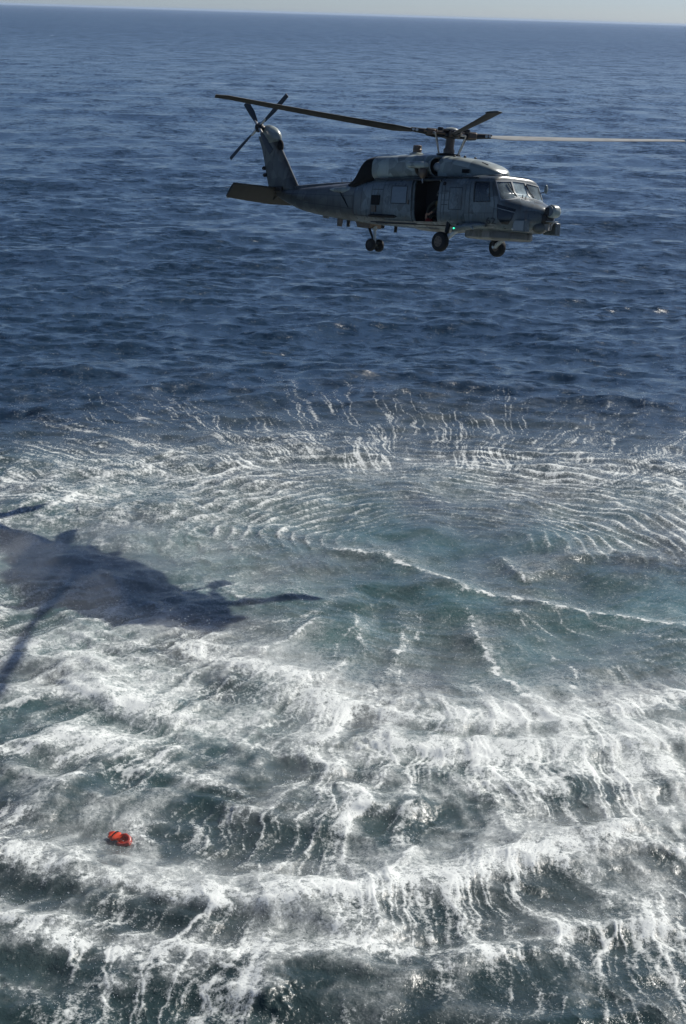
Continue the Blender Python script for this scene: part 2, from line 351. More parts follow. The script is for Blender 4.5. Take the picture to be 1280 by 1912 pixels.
co = np.stack([X + DX, Y + DY, Z], -1).reshape(-1, 3).astype(np.float32)
ii = np.arange(nR - 1)[:, None]; jj = np.arange(nA)[None, :]; j2 = (jj + 1) % nA
quads = np.stack([ii * nA + jj, (ii + 1) * nA + jj, (ii + 1) * nA + j2, ii * nA + j2], -1).reshape(-1, 4)
quads = quads[:, ::-1]
def grid_mesh(name, co, quads):
    me = bpy.data.meshes.new(name)
    me.vertices.add(len(co)); me.vertices.foreach_set('co', np.ascontiguousarray(co, np.float32).ravel())
    me.loops.add(quads.size); me.loops.foreach_set('vertex_index', np.ascontiguousarray(quads, np.int32).ravel())
    me.polygons.add(len(quads)); me.polygons.foreach_set('loop_start', np.arange(0, quads.size, 4, dtype=np.int32))
    me.update(calc_edges=True); me.validate()
    me.polygons.foreach_set('use_smooth', np.ones(len(quads), bool))
    return me
sea_me = grid_mesh('sea', co, quads)
for nm, arr in (('foam', FOAM), ('soft', SOFT), ('aer', AER), ('inwash', INW)):
    a_ = sea_me.attributes.new(nm, 'FLOAT', 'POINT'); a_.data.foreach_set('value', arr.ravel())
sea = bpy.data.objects.new('sea', sea_me); COL.objects.link(sea)
sea['kind'] = 'structure'; sea['label'] = 'dark blue open sea torn into white foam by rotor wash'; sea['category'] = 'sea'

def sea_material():
    m, nt, b = new_mat('sea_water')
    geo = N(nt, 'ShaderNodeNewGeometry'); P = geo.outputs['Position']
    foam, soft, aer, inw = (attr(nt, n) for n in ('foam', 'soft', 'aer', 'inwash'))
    n1 = noise(nt, scaled(nt, P, (1, .8, 1)), 3.2, 6, .62, .6)
    n2 = noise(nt, scaled(nt, P, (1, .7, 1)), 11.0, 4, .6, .4)
    n4 = noise(nt, scaled(nt, P, (1, .8, 1)), 27.0, 3, .6, .3)
    grain = mth(nt, 'ADD', mth(nt, 'MULTIPLY', mth(nt, 'SUBTRACT', n1, .5), 1.0), mth(nt, 'MULTIPLY', mth(nt, 'SUBTRACT', n2, .5), 1.2))
    grain = mth(nt, 'ADD', grain, mth(nt, 'MULTIPLY', mth(nt, 'SUBTRACT', n4, .5), .9))
    hard = smooth(nt, mth(nt, 'ADD', foam, mth(nt, 'MULTIPLY', grain, 1.1)), .16, .95)
    softm = mth(nt, 'MULTIPLY', soft, mth(nt, 'ADD', .80, mth(nt, 'MULTIPLY', grain, 1.7)), clamp=True)
    # far whitecaps on the open water
    wc = smooth(nt, noise(nt, scaled(nt, P, (.07, .16, 1)), 1.0, 5, .6, .5), .715, .76)
    wc = mth(nt, 'MULTIPLY', wc, mth(nt, 'SUBTRACT', 1.0, inw))
    mask = mth(nt, 'ADD', mth(nt, 'MULTIPLY', hard, .85), mth(nt, 'MULTIPLY', softm, .95), clamp=True)
    mask = mth(nt, 'MAXIMUM', mask, mth(nt, 'MULTIPLY', wc, .7))
    deep = mixc(nt, aer, (.016, .039, .070, 1), (.028, .11, .115, 1))
    grey = mixc(nt, mth(nt, 'MULTIPLY', inw, .75), deep, (.036, .050, .042, 1))
    deep2 = mixc(nt, mth(nt, 'MULTIPLY', aer, .8), grey, (.024, .115, .115, 1))
    col = mixc(nt, mask, deep2, (.80, .835, .81, 1))
    nt.links.new(col, b.inputs['Base Color'])
    far = smooth(nt, N(nt, 'ShaderNodeVectorMath', operation='LENGTH').outputs['Value'], 120, 1500)
    nt.links.new(P, far.node.inputs[0].links[0].from_node.inputs[0])      # waves too small to resolve far out become surface roughness
    nt.links.new(mth(nt, 'ADD', mth(nt, 'ADD', .16, mth(nt, 'MULTIPLY', far, .07)), mth(nt, 'MULTIPLY', mask, .5)), b.inputs['Roughness'])
    b.inputs['IOR'].default_value = 1.333
    # chop too fine for the sheet
    def bump(h, dist, prev, strength=1.0):
        bn = N(nt, 'ShaderNodeBump'); bn.inputs['Distance'].default_value = dist; setin(nt, bn.inputs['Strength'], strength)
        nt.links.new(h, bn.inputs['Height'])
        if prev is not None: nt.links.new(prev, bn.inputs['Normal'])
        return bn.outputs[0]
    calm = mth(nt, 'SUBTRACT', 1.0, mth(nt, 'MULTIPLY', inw, .72))
    def slopes(sc, scale, detail, amp, prev):
        t = N(nt, 'ShaderNodeTexNoise'); nt.links.new(scaled(nt, P, sc), t.inputs['Vector']); t.inputs['Scale'].default_value = scale
        t.inputs['Detail'].default_value = detail; t.inputs['Roughness'].default_value = .58; t.inputs['Distortion'].default_value = .4
        v = N(nt, 'ShaderNodeVectorMath', operation='SUBTRACT'); nt.links.new(t.outputs['Color'], v.inputs[0]); v.inputs[1].default_value = (.5, .5, .5)
        k = N(nt, 'ShaderNodeVectorMath', operation='MULTIPLY'); nt.links.new(v.outputs[0], k.inputs[0]); k.inputs[1].default_value = (amp, amp, 0)
        c = N(nt, 'ShaderNodeVectorMath', operation='SCALE'); nt.links.new(k.outputs[0], c.inputs[0]); nt.links.new(calm, c.inputs['Scale'])
        o = N(nt, 'ShaderNodeVectorMath', operation='ADD'); nt.links.new(prev, o.inputs[0]); nt.links.new(c.outputs[0], o.inputs[1])
        return o.outputs[0]
    nv = slopes((.7, 1, 1), 1.5, 5, 1.35, geo.outputs['Normal'])
    nv = slopes((.8, 1, 1), 5.0, 3, .55, nv)
    nv = slopes((1, .42, 1), .16, 3, .75, nv)
    nn = N(nt, 'ShaderNodeVectorMath', operation='NORMALIZE'); nt.links.new(nv, nn.inputs[0])
    nb = bump(n2, .022, nn.outputs[0], mth(nt, 'SUBTRACT', 1.0, mth(nt, 'MULTIPLY', mask, .6)))
    nt.links.new(nb, b.inputs['Normal'])
    return m
sea_me.materials.append(sea_material())
# ---------------------------------------------------------------- mesh builder
class MB:
    def __init__(s): s.v = []; s.f = []
    def add(s, vs, fs):
        o = len(s.v); s.v += [tuple(float(c) for c in v) for v in vs]; s.f += [tuple(o + i for i in f) for f in fs]; return s
    def box(s, c, d, M=None):
        hx, hy, hz_ = d[0] / 2, d[1] / 2, d[2] / 2
        vs = [Vector((sx * hx, sy * hy, sz * hz_)) for sx in (-1, 1) for sy in (-1, 1) for sz in (-1, 1)]
        if M is not None: vs = [M @ v for v in vs]
        vs = [v + Vector(c) for v in vs]
        return s.add(vs, [(0, 1, 3, 2), (4, 6, 7, 5), (0, 4, 5, 1), (2, 3, 7, 6), (0, 2, 6, 4), (1, 5, 7, 3)])
    def loft(s, rings, cap=True):
        n = len(rings[0]); vs = [p for r in rings for p in r]; fs = []
        for i in range(len(rings) - 1):
            for j in range(n):
                k = (j + 1) % n
                fs.append((i * n + j, i * n + k, (i + 1) * n + k, (i + 1) * n + j))
        if cap:
            fs.append(tuple(range(n - 1, -1, -1))); fs.append(tuple((len(rings) - 1) * n + j for j in range(n)))
        return s.add(vs, fs)
    def path(s, pts, radii, n=10):
        pts = [Vector(p) for p in pts]
        if not hasattr(radii, '__len__'): radii = [radii] * len(pts)
        rings = []
        for i, p in enumerate(pts):
            d = (pts[min(i + 1, len(pts) - 1)] - pts[max(i - 1, 0)]).normalized()
            a = d.orthogonal().normalized() if i == 0 else (a - d * a.dot(d)).normalized()
            b = d.cross(a)
            rings.append([p + (a * math.cos(t) + b * math.sin(t)) * radii[i] for t in (2 * math.pi * k / n for k in range(n))])
        return s.loft(rings)
    def lathe(s, c, axis, prof, n=24):
        """prof: (distance along axis, radius)"""
        ax = Vector(axis).normalized(); a = ax.orthogonal().normalized(); b = ax.cross(a); c = Vector(c)
        rings = [[c + ax * h + (a * math.cos(t) + b * math.sin(t)) * max(r, 1e-4) for t in (2 * math.pi * k / n for k in range(n))] for h, r in prof]
        return s.loft(rings)
    def ellip(s, c, r, n=20, m=12, M=None):
        rings = []
        for i in range(m + 1):
            t = math.pi * i / m; q = max(math.sin(t), 1e-3)
            ring = [Vector((-math.cos(t) * r[0], math.cos(k * 2 * math.pi / n) * q * r[1], math.sin(k * 2 * math.pi / n) * q * r[2])) for k in range(n)]
            if M is not None: ring = [M @ v for v in ring]
            rings.append([v + Vector(c) for v in ring])
        return s.loft(rings)
    def patch(s, cs, fn, nu=8, nv=8, thick=None):
        """bilinear patch over four 2D corners, mapped by fn(a, b) -> 3D point"""
        o = len(s.v)
        for i in range(nu + 1):
            for j in range(nv + 1):
                u, v = i / nu, j / nv
                p = [(cs[0][k] * (1 - u) + cs[1][k] * u) * (1 - v) + (cs[3][k] * (1 - u) + cs[2][k] * u) * v for k in (0, 1)]
                s.v.append(tuple(fn(*p)))
        for i in range(nu):
            for j in range(nv):
                a = o + i * (nv + 1) + j; s.f.append((a, a + nv + 1, a + nv + 2, a + 1))
        return s
    def frame(s, cs, fn, w, n=8):
        """four strips round the outline of a patch, of width w outside it"""
        c = [sum(p[k] for p in cs) / 4 for k in (0, 1)]
        out = []
        for p in cs:
            d = [p[0] - c[0], p[1] - c[1]]
            out.append((p[0] + math.copysign(w, d[0]), p[1] + math.copysign(w, d[1])))
        for i in range(4):
            j = (i + 1) % 4
            s.patch([cs[i], cs[j], out[j], out[i]], fn, n, 1)
        return s
    def mesh(s, name, smooth=True, angle=38):
        me = bpy.data.meshes.new(name); me.from_pydata(s.v, [], s.f); me.validate()
        bm = bmesh.new(); bm.from_mesh(me); bmesh.ops.recalc_face_normals(bm, faces=bm.faces); bm.to_mesh(me); bm.free()
        if smooth: smooth_mesh(me, angle)
        return me
def smooth_mesh(me, angle=38):
    bm = bmesh.new(); bm.from_mesh(me); lim = math.radians(angle)
    for f in bm.faces: f.smooth = True
    for e in bm.edges:
        if len(e.link_faces) == 2: e.smooth = e.calc_face_angle(0) < lim
    bm.to_mesh(me); bm.free()
def obj(name, me, mat=None, parent=None, bevel=0):
    if isinstance(me, MB): me = me.mesh(name)
    o = bpy.data.objects.new(name, me); COL.objects.link(o)
    if mat is not None and not me.materials: me.materials.append(mat)
    if parent is not None: o.parent = parent
    if bevel:
        b = o.modifiers.new('bevel', 'BEVEL'); b.width = bevel; b.segments = 2; b.limit_method = 'ANGLE'; b.angle_limit = math.radians(50)
    return o
def pchip(xs, ys, x):
    xs = np.asarray(xs, float); ys = np.asarray(ys, float); h = np.diff(xs); d = np.diff(ys) / h
    m = np.zeros(len(xs)); m[0] = d[0]; m[-1] = d[-1]
    for i in range(1, len(xs) - 1):
        if d[i - 1] * d[i] > 0:
            w1, w2 = 2 * h[i] + h[i - 1], h[i] + 2 * h[i - 1]
            m[i] = (w1 + w2) / (w1 / d[i - 1] + w2 / d[i])
    i = np.clip(np.searchsorted(xs, x) - 1, 0, len(xs) - 2)
    t = (np.asarray(x) - xs[i]) / h[i]
    return (2*t**3 - 3*t**2 + 1) * ys[i] + (t**3 - 2*t**2 + t) * h[i] * m[i] + (-2*t**3 + 3*t**2) * ys[i + 1] + (t**3 - t**2) * h[i] * m[i + 1]

# ---------------------------------------------------------------- materials of the aircraft
def paint(name, base, dirt=(.10, .085, .07), amt=.5, rough=.42, spec=.4):
    m, nt, b = new_mat(name)
    tc = N(nt, 'ShaderNodeTexCoord'); P = tc.outputs['Object']
    big = noise(nt, P, 1.1, 5, .6, .4)
    run = noise(nt, scaled(nt, P, (2.6, 2.6, .55)), 2.0, 5, .65, .2)
    spk = noise(nt, P, 14, 3, .6)
    c = mixc(nt, smooth(nt, big, .35, .68), tuple(q * .86 for q in base) + (1,), tuple(min(1, q * 1.10) for q in base) + (1,))
    vo = N(nt, 'ShaderNodeTexVoronoi'); nt.links.new(scaled(nt, P, (1.0, .6, 1.25)), vo.inputs['Vector']); vo.inputs['Scale'].default_value = 2.3
    patch_ = N(nt, 'ShaderNodeSeparateColor'); nt.links.new(vo.outputs['Color'], patch_.inputs[0])
    c = mixc(nt, mth(nt, 'MULTIPLY', smooth(nt, patch_.outputs[0], .55, .60), .75), c, tuple(min(1, q * 1.5) for q in base) + (1,))   # touched-up panels
    c = mixc(nt, mth(nt, 'MULTIPLY', smooth(nt, patch_.outputs[1],   .60, .64), .70), c, tuple(q * .55 for q in base) + (1,))
    d = mth(nt, 'MULTIPLY', smooth(nt, run, .50, .74), amt)
    c = mixc(nt, d, c, dirt + (1,))
    c = mixc(nt, mth(nt, 'MULTIPLY', smooth(nt, spk, .60, .72), amt * .55), c, tuple(q * .5 for q in dirt) + (1,))
    nt.links.new(c, b.inputs['Base Color'])
    nt.links.new(mth(nt, 'ADD', rough - .06, mth(nt, 'MULTIPLY', run, .2)), b.inputs['Roughness'])
    b.inputs['Specular IOR Level'].default_value = spec
    bn = N(nt, 'ShaderNodeBump'); bn.inputs['Distance'].default_value = .012; bn.inputs['Strength'].default_value = .5
    nt.links.new(noise(nt, P, 3.2, 3, .5), bn.inputs['Height']); nt.links.new(bn.outputs[0], b.inputs['Normal'])
    return m
def plain(name, col, rough=.6, metal=0.0, var=.25, scale=9):
    m, nt, b = new_mat(name)
    P = N(nt, 'ShaderNodeTexCoord').outputs['Object']
    n = noise(nt, P, scale, 4, .6)
    c = mixc(nt, n, tuple(q * (1 - var) for q in col) + (1,), tuple(min(1, q * (1 + var)) for q in col) + (1,))
    nt.links.new(c, b.inputs['Base Color']); b.inputs['Roughness'].default_value = rough; b.inputs['Metallic'].default_value = metal
    return m
def glass(name, tint, dust_glare):
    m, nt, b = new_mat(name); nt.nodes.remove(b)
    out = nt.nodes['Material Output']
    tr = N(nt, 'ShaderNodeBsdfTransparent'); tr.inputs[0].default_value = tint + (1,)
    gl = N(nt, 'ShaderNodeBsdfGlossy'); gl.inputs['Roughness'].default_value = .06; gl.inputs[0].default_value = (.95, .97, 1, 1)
    df = N(nt, 'ShaderNodeBsdfDiffuse'); df.inputs[0].default_value = (.52, .64, .68, 1)  # pale blue film: sky glare on the panes painted in, with a little dust
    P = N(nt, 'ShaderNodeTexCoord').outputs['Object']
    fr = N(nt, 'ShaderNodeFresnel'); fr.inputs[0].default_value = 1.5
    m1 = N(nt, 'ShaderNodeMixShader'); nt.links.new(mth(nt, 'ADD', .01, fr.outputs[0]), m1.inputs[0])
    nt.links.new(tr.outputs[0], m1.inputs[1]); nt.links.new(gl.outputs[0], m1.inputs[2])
    m2 = N(nt, 'ShaderNodeMixShader'); nt.links.new(mth(nt, 'MULTIPLY', smooth(nt, noise(nt, P, 3.0, 4, .6), .25, .75, .4, 1.0), dust_glare), m2.inputs[0])
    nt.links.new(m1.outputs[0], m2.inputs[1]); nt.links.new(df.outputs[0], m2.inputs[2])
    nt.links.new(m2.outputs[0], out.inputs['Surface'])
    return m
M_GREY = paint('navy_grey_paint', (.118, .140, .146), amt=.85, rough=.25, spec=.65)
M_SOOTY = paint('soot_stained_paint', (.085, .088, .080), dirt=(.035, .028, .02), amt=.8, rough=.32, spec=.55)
M_TOP = paint('sunlit_grey_paint', (.27, .305, .285), amt=.35, rough=.30, spec=.55)  # paler than the flanks: sunlight on the upper parts put into the colour
M_BELLY = paint('stained_belly_paint', (.20, .195, .18), dirt=(.07, .05, .035), amt=.75)
M_SEAM = plain('dark_seam', (.035, .04, .045), .7)
M_PALE = plain('pale_trim', (.30, .33, .34), .5)
M_BLACK = plain('matt_black', (.006, .006, .007), .85)
M_SOOT = plain('sooty_black', (.004, .004, .004), .95)
M_DARK = plain('dark_metal', (.030, .028, .026), .45, .35, .5, 20)
M_BRONZE = plain('worn_metal', (.15, .11, .08), .4, .5, .5, 16)
M_STEEL = plain('bright_steel', (.50, .49, .46), .3, .75, .25, 14)
M_STRUT = plain('white_strut_enamel', (.55, .55, .52), .35)
M_RUBBER = plain('tyre_rubber', (.012, .012, .013), .8)
M_BLADE = plain('rotor_blade_paint', (.055, .055, .052), .45, 0, .2, 3)
M_BLADETOP = plain('rotor_blade_top_paint', (.30, .31, .30), .42, 0, .15, 3)
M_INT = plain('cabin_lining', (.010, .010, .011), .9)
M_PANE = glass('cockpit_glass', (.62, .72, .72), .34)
M_SIDEPANE = glass('side_glass', (.85, .88, .88), .02)
M_PANEW = glass('glare_centre_glass', (.55, .6, .6), .92)  # white glare put into the centre pane as diffuse colour
M_DARKPANE = plain('smoked_glass', (.008, .010, .012), .12)
M_MARK = plain('marking_grey', (.03, .035, .04), .6)
M_MARKPALE = plain('faded_marking', (.15, .175, .19), .6)

# ---------------------------------------------------------------- fuselage form (x forward, y to port, z up, metres; origin under the mast)
_ST = np.array([
 (-9.05, .13, 1.50, 1.72, 2.0), (-8.4, .22, 1.27, 1.76, 2.2), (-7.3, .38, .97, 1.83, 2.4), (-5.4, .70, .74, 1.96, 2.8),
 (-4.0, .96, .63, 2.05, 3.2), (-3.0, 1.11, .57, 2.14, 3.7), (-2.0, 1.18, .53, 2.24, 4.3), (0, 1.18, .50, 2.30, 4.6),
 (2.7, 1.18, .50, 2.36, 4.6), (3.3, 1.17, .50, 2.36, 4.8), (3.45, 1.165, .50, 2.33, 4.8), (3.6, 1.15, .50, 2.08, 4.8), (3.8, 1.12, .50, 1.75, 4.4),
 (4.05, 1.03, .51, 1.645, 3.6), (4.35, .90, .53, 1.575, 3.0), (4.6, .74, .58, 1.50, 2.7), (4.82, .54, .67, 1.42, 2.5), (4.97, .33, .82, 1.34, 2.3), (5.03, .12, .98, 1.24, 2.0)])
def sect(x): return [float(pchip(_ST[:, 0], _ST[:, k], x)) for k in (1, 2, 3, 4)]
def fring(x, n=44, off=0.0):
    w, zb, zt, e = sect(x); zc, h = (zb + zt) / 2, (zt - zb) / 2; w -= off; h -= off
    r = []
    for k in range(n):
        t = 2 * math.pi * (k + .5) / n; c, s = math.cos(t), math.sin(t)
        r.append(Vector((x, w * math.copysign(abs(c) ** (2 / e), c), zc + h * math.copysign(abs(s) ** (2 / e), s))))
    return r
def ysurf(x, z):
    w, zb, zt, e = sect(x); q = min(1, abs((z - (zb + zt) / 2) / ((zt - zb) / 2)))
    return w * (1 - q ** e) ** (1 / e)
def zsurf(x, y):
    w, zb, zt, e = sect(x); q = min(1, abs(y / w)); return (zb + zt) / 2 + (zt - zb) / 2 * (1 - q ** e) ** (1 / e)
def xsurf(y, z):
    lo, hi = 2.7, 5.02
    for _ in range(40):
        m = (lo + hi) / 2; w, zb, zt, e = sect(m)
        if abs(y / w) ** e + abs((z - (zb + zt) / 2) / ((zt - zb) / 2)) ** e < 1: lo = m
        else: hi = m
    return lo
def stbd(off): return lambda x, z: (x, -(ysurf(x, z) + off), z)
def front(off): return lambda y, z: (xsurf(y, z) + off, y, z)
def top(off): return lambda x, y: (x, y, zsurf(x, y) + off)

HELI = bpy.data.objects.new('helicopter', None); COL.objects.link(HELI)
HELI['label'] = 'grey naval rescue helicopter hovering above the foam, side door open'; HELI['category'] = 'helicopter'
YAW, PIT, ROL = math.radians(-48.4), math.radians(3.9), math.radians(-7.0)
HM = Matrix.Translation((3.02, 67.06, 9.87)) @ Matrix.Rotation(YAW, 4, 'Z') @ Matrix.Rotation(-PIT, 4, 'Y') @ Matrix.Rotation(ROL, 4, 'X')
HELI.matrix_world = HM

# door, side window and windscreen outlines
DOOR = [(-.13, .71), (1.00, .72), (1.03, 2.10), (-.20, 2.10)]
SIDEWIN = [(2.74, 1.44), (3.46, 1.46), (3.31, 2.08), (2.69, 2.08)]
WS_R = [(-1.04, 1.53), (-.36, 1.69), (-.36, 2.17), (-1.0, 2.11)]
WS_C = [(-.29, 1.70), (.29, 1.70), (.29, 2.18), (-.29, 2.18)]
WS_L = [(.36, 1.69), (1.04, 1.53), (1.0, 2.11), (.36, 2.17)]
def mirror_y(cs): return [(-a, b) for a, b in reversed(cs)]
def cutter(cs, axis, lo, hi):
    m = MB()
    if axis == 'y': vs = [(a, lo, b) for a, b in cs] + [(a, hi, b) for a, b in cs]
    else: vs = [(lo, a, b) for a, b in cs] + [(hi, a, b) for a, b in cs]
    m.add(vs, [(3, 2, 1, 0), (4, 5, 6, 7), (0, 1, 5, 4), (1, 2, 6, 5), (2, 3, 7, 6), (3, 0, 4, 7)])
    return m.mesh('cutter', smooth=False)
def boolean(me, cutters):
    o = bpy.data.objects.new('tmp', me); COL.objects.link(o); cs = []
    for i, cme in enumerate(cutters):
        c = bpy.data.objects.new('cut', cme); COL.objects.link(c); cs.append(c)
        b = o.modifiers.new('b%d' % i, 'BOOLEAN'); b.operation = 'DIFFERENCE'; b.solver = 'EXACT'; b.object = c
    dg = bpy.context.evaluated_depsgraph_get()
    res = bpy.data.meshes.new_from_object(o.evaluated_get(dg))
    for q in [o] + cs: bpy.data.objects.remove(q)
    return res
xs_body = np.concatenate([np.linspace(-3.4, 2.6, 25), np.linspace(2.7, 3.3, 5), np.linspace(3.36, 3.95, 18), np.linspace(4.02, 4.5, 9), np.linspace(4.56, 5.02, 12)])
shell = MB().loft([fring(x) for x in xs_body]).mesh('fuselage')
inner = MB().loft([fring(x, off=.045) for x in np.linspace(-2.4, 4.55, 40)]).mesh('inner', smooth=False)
body = boolean(shell, [inner, cutter(DOOR, 'y', -2, -.6), cutter(SIDEWIN, 'y', -2, 2), cutter(WS_R, 'x', 3.3, 5.2), cutter(WS_C, 'x', 3.3, 5.2), cutter(WS_L, 'x', 3.3, 5.2)])
body.name = 'fuselage'; body.materials.clear(); smooth_mesh(body, 40)
obj('fuselage', body, M_GREY, HELI)
boom = MB().loft([fring(x, 32) for x in np.linspace(-9.05, -3.4, 30)])
obj('tail_boom', boom, M_SOOTY, HELI)
# dark lining so the cabin reads as a room
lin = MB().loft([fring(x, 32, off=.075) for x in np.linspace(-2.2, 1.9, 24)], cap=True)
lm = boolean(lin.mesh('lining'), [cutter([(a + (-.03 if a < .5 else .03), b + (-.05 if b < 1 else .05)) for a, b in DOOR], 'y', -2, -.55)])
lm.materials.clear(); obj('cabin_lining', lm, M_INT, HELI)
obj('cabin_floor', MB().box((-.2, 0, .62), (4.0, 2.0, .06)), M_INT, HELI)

# windows
def pane(name, cs, fn_in, fn_out, mat, fmat, w=.035):
    p = obj(name, MB().patch(cs, fn_in, 10, 8), mat, HELI)
    obj('window_frame', MB().frame(cs, fn_out, w), fmat, p)
    return p
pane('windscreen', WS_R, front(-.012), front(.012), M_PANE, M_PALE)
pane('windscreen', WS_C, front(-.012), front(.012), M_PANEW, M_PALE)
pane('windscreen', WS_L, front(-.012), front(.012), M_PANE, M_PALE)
pane('side_window', SIDEWIN, stbd(-.012), stbd(.012), M_SIDEPANE, M_SEAM, .025)
def port(off): return lambda x, z: (x, ysurf(x, z) + off, z)
pane('side_window', SIDEWIN, port(-.012), port(.012), M_SIDEPANE, M_SEAM, .025)
CHIN = [(3.84, .90), (4.26, .88), (4.38, 1.22), (3.78, 1.36)]
c_ = pane('chin_window', CHIN, stbd(.008), stbd(.014), M_DARKPANE, M_SEAM, .02)
c2 = MB().patch([(3.96, .74), (4.16, .73), (4.26, .882), (3.84, .902)], stbd(.008), 5, 3); obj('lower_pane', c2, M_DARKPANE, c_)
c3 = MB().patch([(3.78, 1.245), (4.38, 1.125), (4.38, 1.145), (3.78, 1.265)], stbd(.018), 10, 1); obj('glazing_bar', c3, M_PALE, c_)
pane('chin_window', CHIN, port(.008), port(.014), M_DARKPANE, M_SEAM, .02)
# windscreen wipers
for y0, y1 in ((-.36, -.56), (.46, .32)):
    pts = [Vector(front(.03)(y0 * (1 - t) + y1 * t, 1.72 + .40 * t)) for t in (0, .3, .6, 1)]
    w_ = MB().path(pts, .014, 6)
    obj('wiper', w_, M_BLACK, HELI)
# windscreen posts and brow
brow = MB().patch([(2.86, -.86), (3.36, -.86), (3.36, -.1), (2.86, -.1)], top(.018), 8, 8)
obj('roof_window', brow, M_DARKPANE, HELI)
brow = MB().patch([(2.86, .1), (3.36, .1), (3.36, .86), (2.86, .86)], top(.018), 8, 8)
obj('roof_window', brow, M_DARKPANE, HELI)

# sliding cabin door slid aft, its window
sd = MB()
DC = [(-1.68, .69), (-.22, .69), (-.30, 2.10), (-1.68, 2.10)]
sd.patch(DC, stbd(.055), 10, 12)
for i in range(4):
    a, b = DC[i], DC[(i + 1) % 4]
    o0 = len(sd.v)
    for t in np.linspace(0, 1, 11):
        p = (a[0] * (1 - t) + b[0] * t, a[1] * (1 - t) + b[1] * t); sd.v.append(stbd(.055)(*p)); sd.v.append(stbd(-.01)(*p))
    for k in range(10): sd.f.append((o0 + 2 * k, o0 + 2 * k + 1, o0 + 2 * k + 3, o0 + 2 * k + 2))
door = obj('cabin_door', sd, M_GREY, HELI)
DW = [(-1.24, 1.30), (-.50, 1.30), (-.50, 1.86), (-1.24, 1.86)]
dw = obj('window', MB().patch(DW, stbd(.060), 6, 6), plain('hazed_plexiglass', (.16, .20, .235), .3), door)
obj('window_frame', MB().frame(DW, stbd(.064), .03), M_SEAM, door)
obj('door_handle', MB().box((-.38, -1.255, 1.34), (.05, .03, .16)), M_BRONZE, door)
obj('door_rail', MB().box((-.6, -1.13, 2.115), (3.3, .07, .05)), M_SEAM, HELI)
obj('door_rail', MB().box((-1.1, -1.19, .625), (2.3, .05, .04)), M_SEAM, HELI)

# panel seams on the starboard side
def seam(pts, w=.016, off=.006, mat=None, name='panel_seam'):
    m = MB()
    for (a, b) in zip(pts[:-1], pts[1:]):
        d = Vector((b[0] - a[0], b[1] - a[1])); L = d.length; nrm = Vector((-d.y, d.x)) / L * w / 2
        cs = [(a[0] - nrm.x, a[1] - nrm.y), (b[0] - nrm.x, b[1] - nrm.y), (b[0] + nrm.x, b[1] + nrm.y), (a[0] + nrm.x, a[1] + nrm.y)]
        m.patch(cs, stbd(off), max(2, int(L / .12)), 1)
    return obj(name, m, mat or M_SEAM, HELI)
seam([(2.55, .62), (2.50, 2.12)]); seam([(3.62, .66), (3.66, 1.36), (3.48, 2.05)]); seam([(2.55, .66), (3.62, .66)])
seam([(1.18, .62), (1.18, 2.12)]); seam([(1.55, 1.15), (2.15, 1.15), (2.15, 1.88), (1.55, 1.88), (1.55, 1.15)], .022)
seam([(1.2, 1.45), (1.55, 1.45)]); seam([(-1.75, .62), (-1.75, 2.1)]); seam([(-2.35, .7), (-2.35, 1.95)])
seam([(-3.4, .75), (-3.4, 1.95)], .02); seam([(-3.4, 1.5), (-8.2, 1.58)], .014); seam([(-3.4, 1.05), (-6.8, 1.25)], .014)
for xx in (-4.3, -5.2, -6.1, -7.0, -7.8): seam([(xx, sect(xx)[1] + .12), (xx, sect(xx)[2] - .1)], .014)
seam([(1.32, .95), (1.32, 2.0)], .02); seam([(1.2, 1.75), (1.5, 1.75)], .02); seam([(1.2, 1.3), (1.5, 1.3)], .02)
seam([(2.55, 1.05), (3.62, 1.08)], .012); seam([(2.3, .8), (2.3, 2.0)], .012); seam([(-2.35, 1.75), (-1.75, 1.75)], .02); seam([(-2.95, .8), (-2.95, 1.9)], .016)
seam([(-.98, 2.13), (1.1, 2.16)], .03); seam([(-3.4, .85), (-2.4, .80), (-1.7, .78)], .02)
# faded star-and-circle insignia
ring_ = MB(); cx, cz = 1.85, 1.52
for k in range(24):
    a, b = 2 * math.pi * k / 24, 2 * math.pi * (k + 1) / 24
    ring_.patch([(cx + .20 * math.cos(a), cz + .20 * math.sin(a)), (cx + .20 * math.cos(b), cz + .20 * math.sin(b)), (cx + .23 * math.cos(b), cz + .23 * math.sin(b)), (cx + .23 * math.cos(a), cz + .23 * math.sin(a))], stbd(.007), 1, 1)
st = [(cx + (.19 if k % 2 == 0 else .075) * math.sin(math.pi * k / 5), cz + (.19 if k % 2 == 0 else .075) * math.cos(math.pi * k / 5)) for k in range(10)]
for k in range(10):
    ring_.patch([(cx, cz), st[k], st[(k + 1) % 10], (cx, cz)], stbd(.0075), 1, 1)
obj('star_insignia', ring_, M_MARKPALE, HELI)
def lettering(txt, size, place, name, mat):
    cu = bpy.data.curves.new('txt', 'FONT'); cu.body = txt; cu.size = size; cu.align_x = 'CENTER'; cu.offset = size * .018
    o = bpy.data.objects.new('txt', cu); COL.objects.link(o)
    dg = bpy.context.evaluated_depsgraph_get(); me = bpy.data.meshes.new_from_object(o.evaluated_get(dg))
    bpy.data.objects.remove(o)
    for v in me.vertices: v.co = place(v.co.x, v.co.y)
    me.materials.clear(); return obj(name, me, mat, HELI)
lettering('62', .34, lambda u, v: stbd(.008)(3.54 + u * 1.3, .73 + v * .85), 'number_marking', M_MARK)
lettering('62', .24, lambda u, v: top(.008)(4.62 - v * 1.15, -.02 + u * 1.25), 'number_marking', M_MARK)
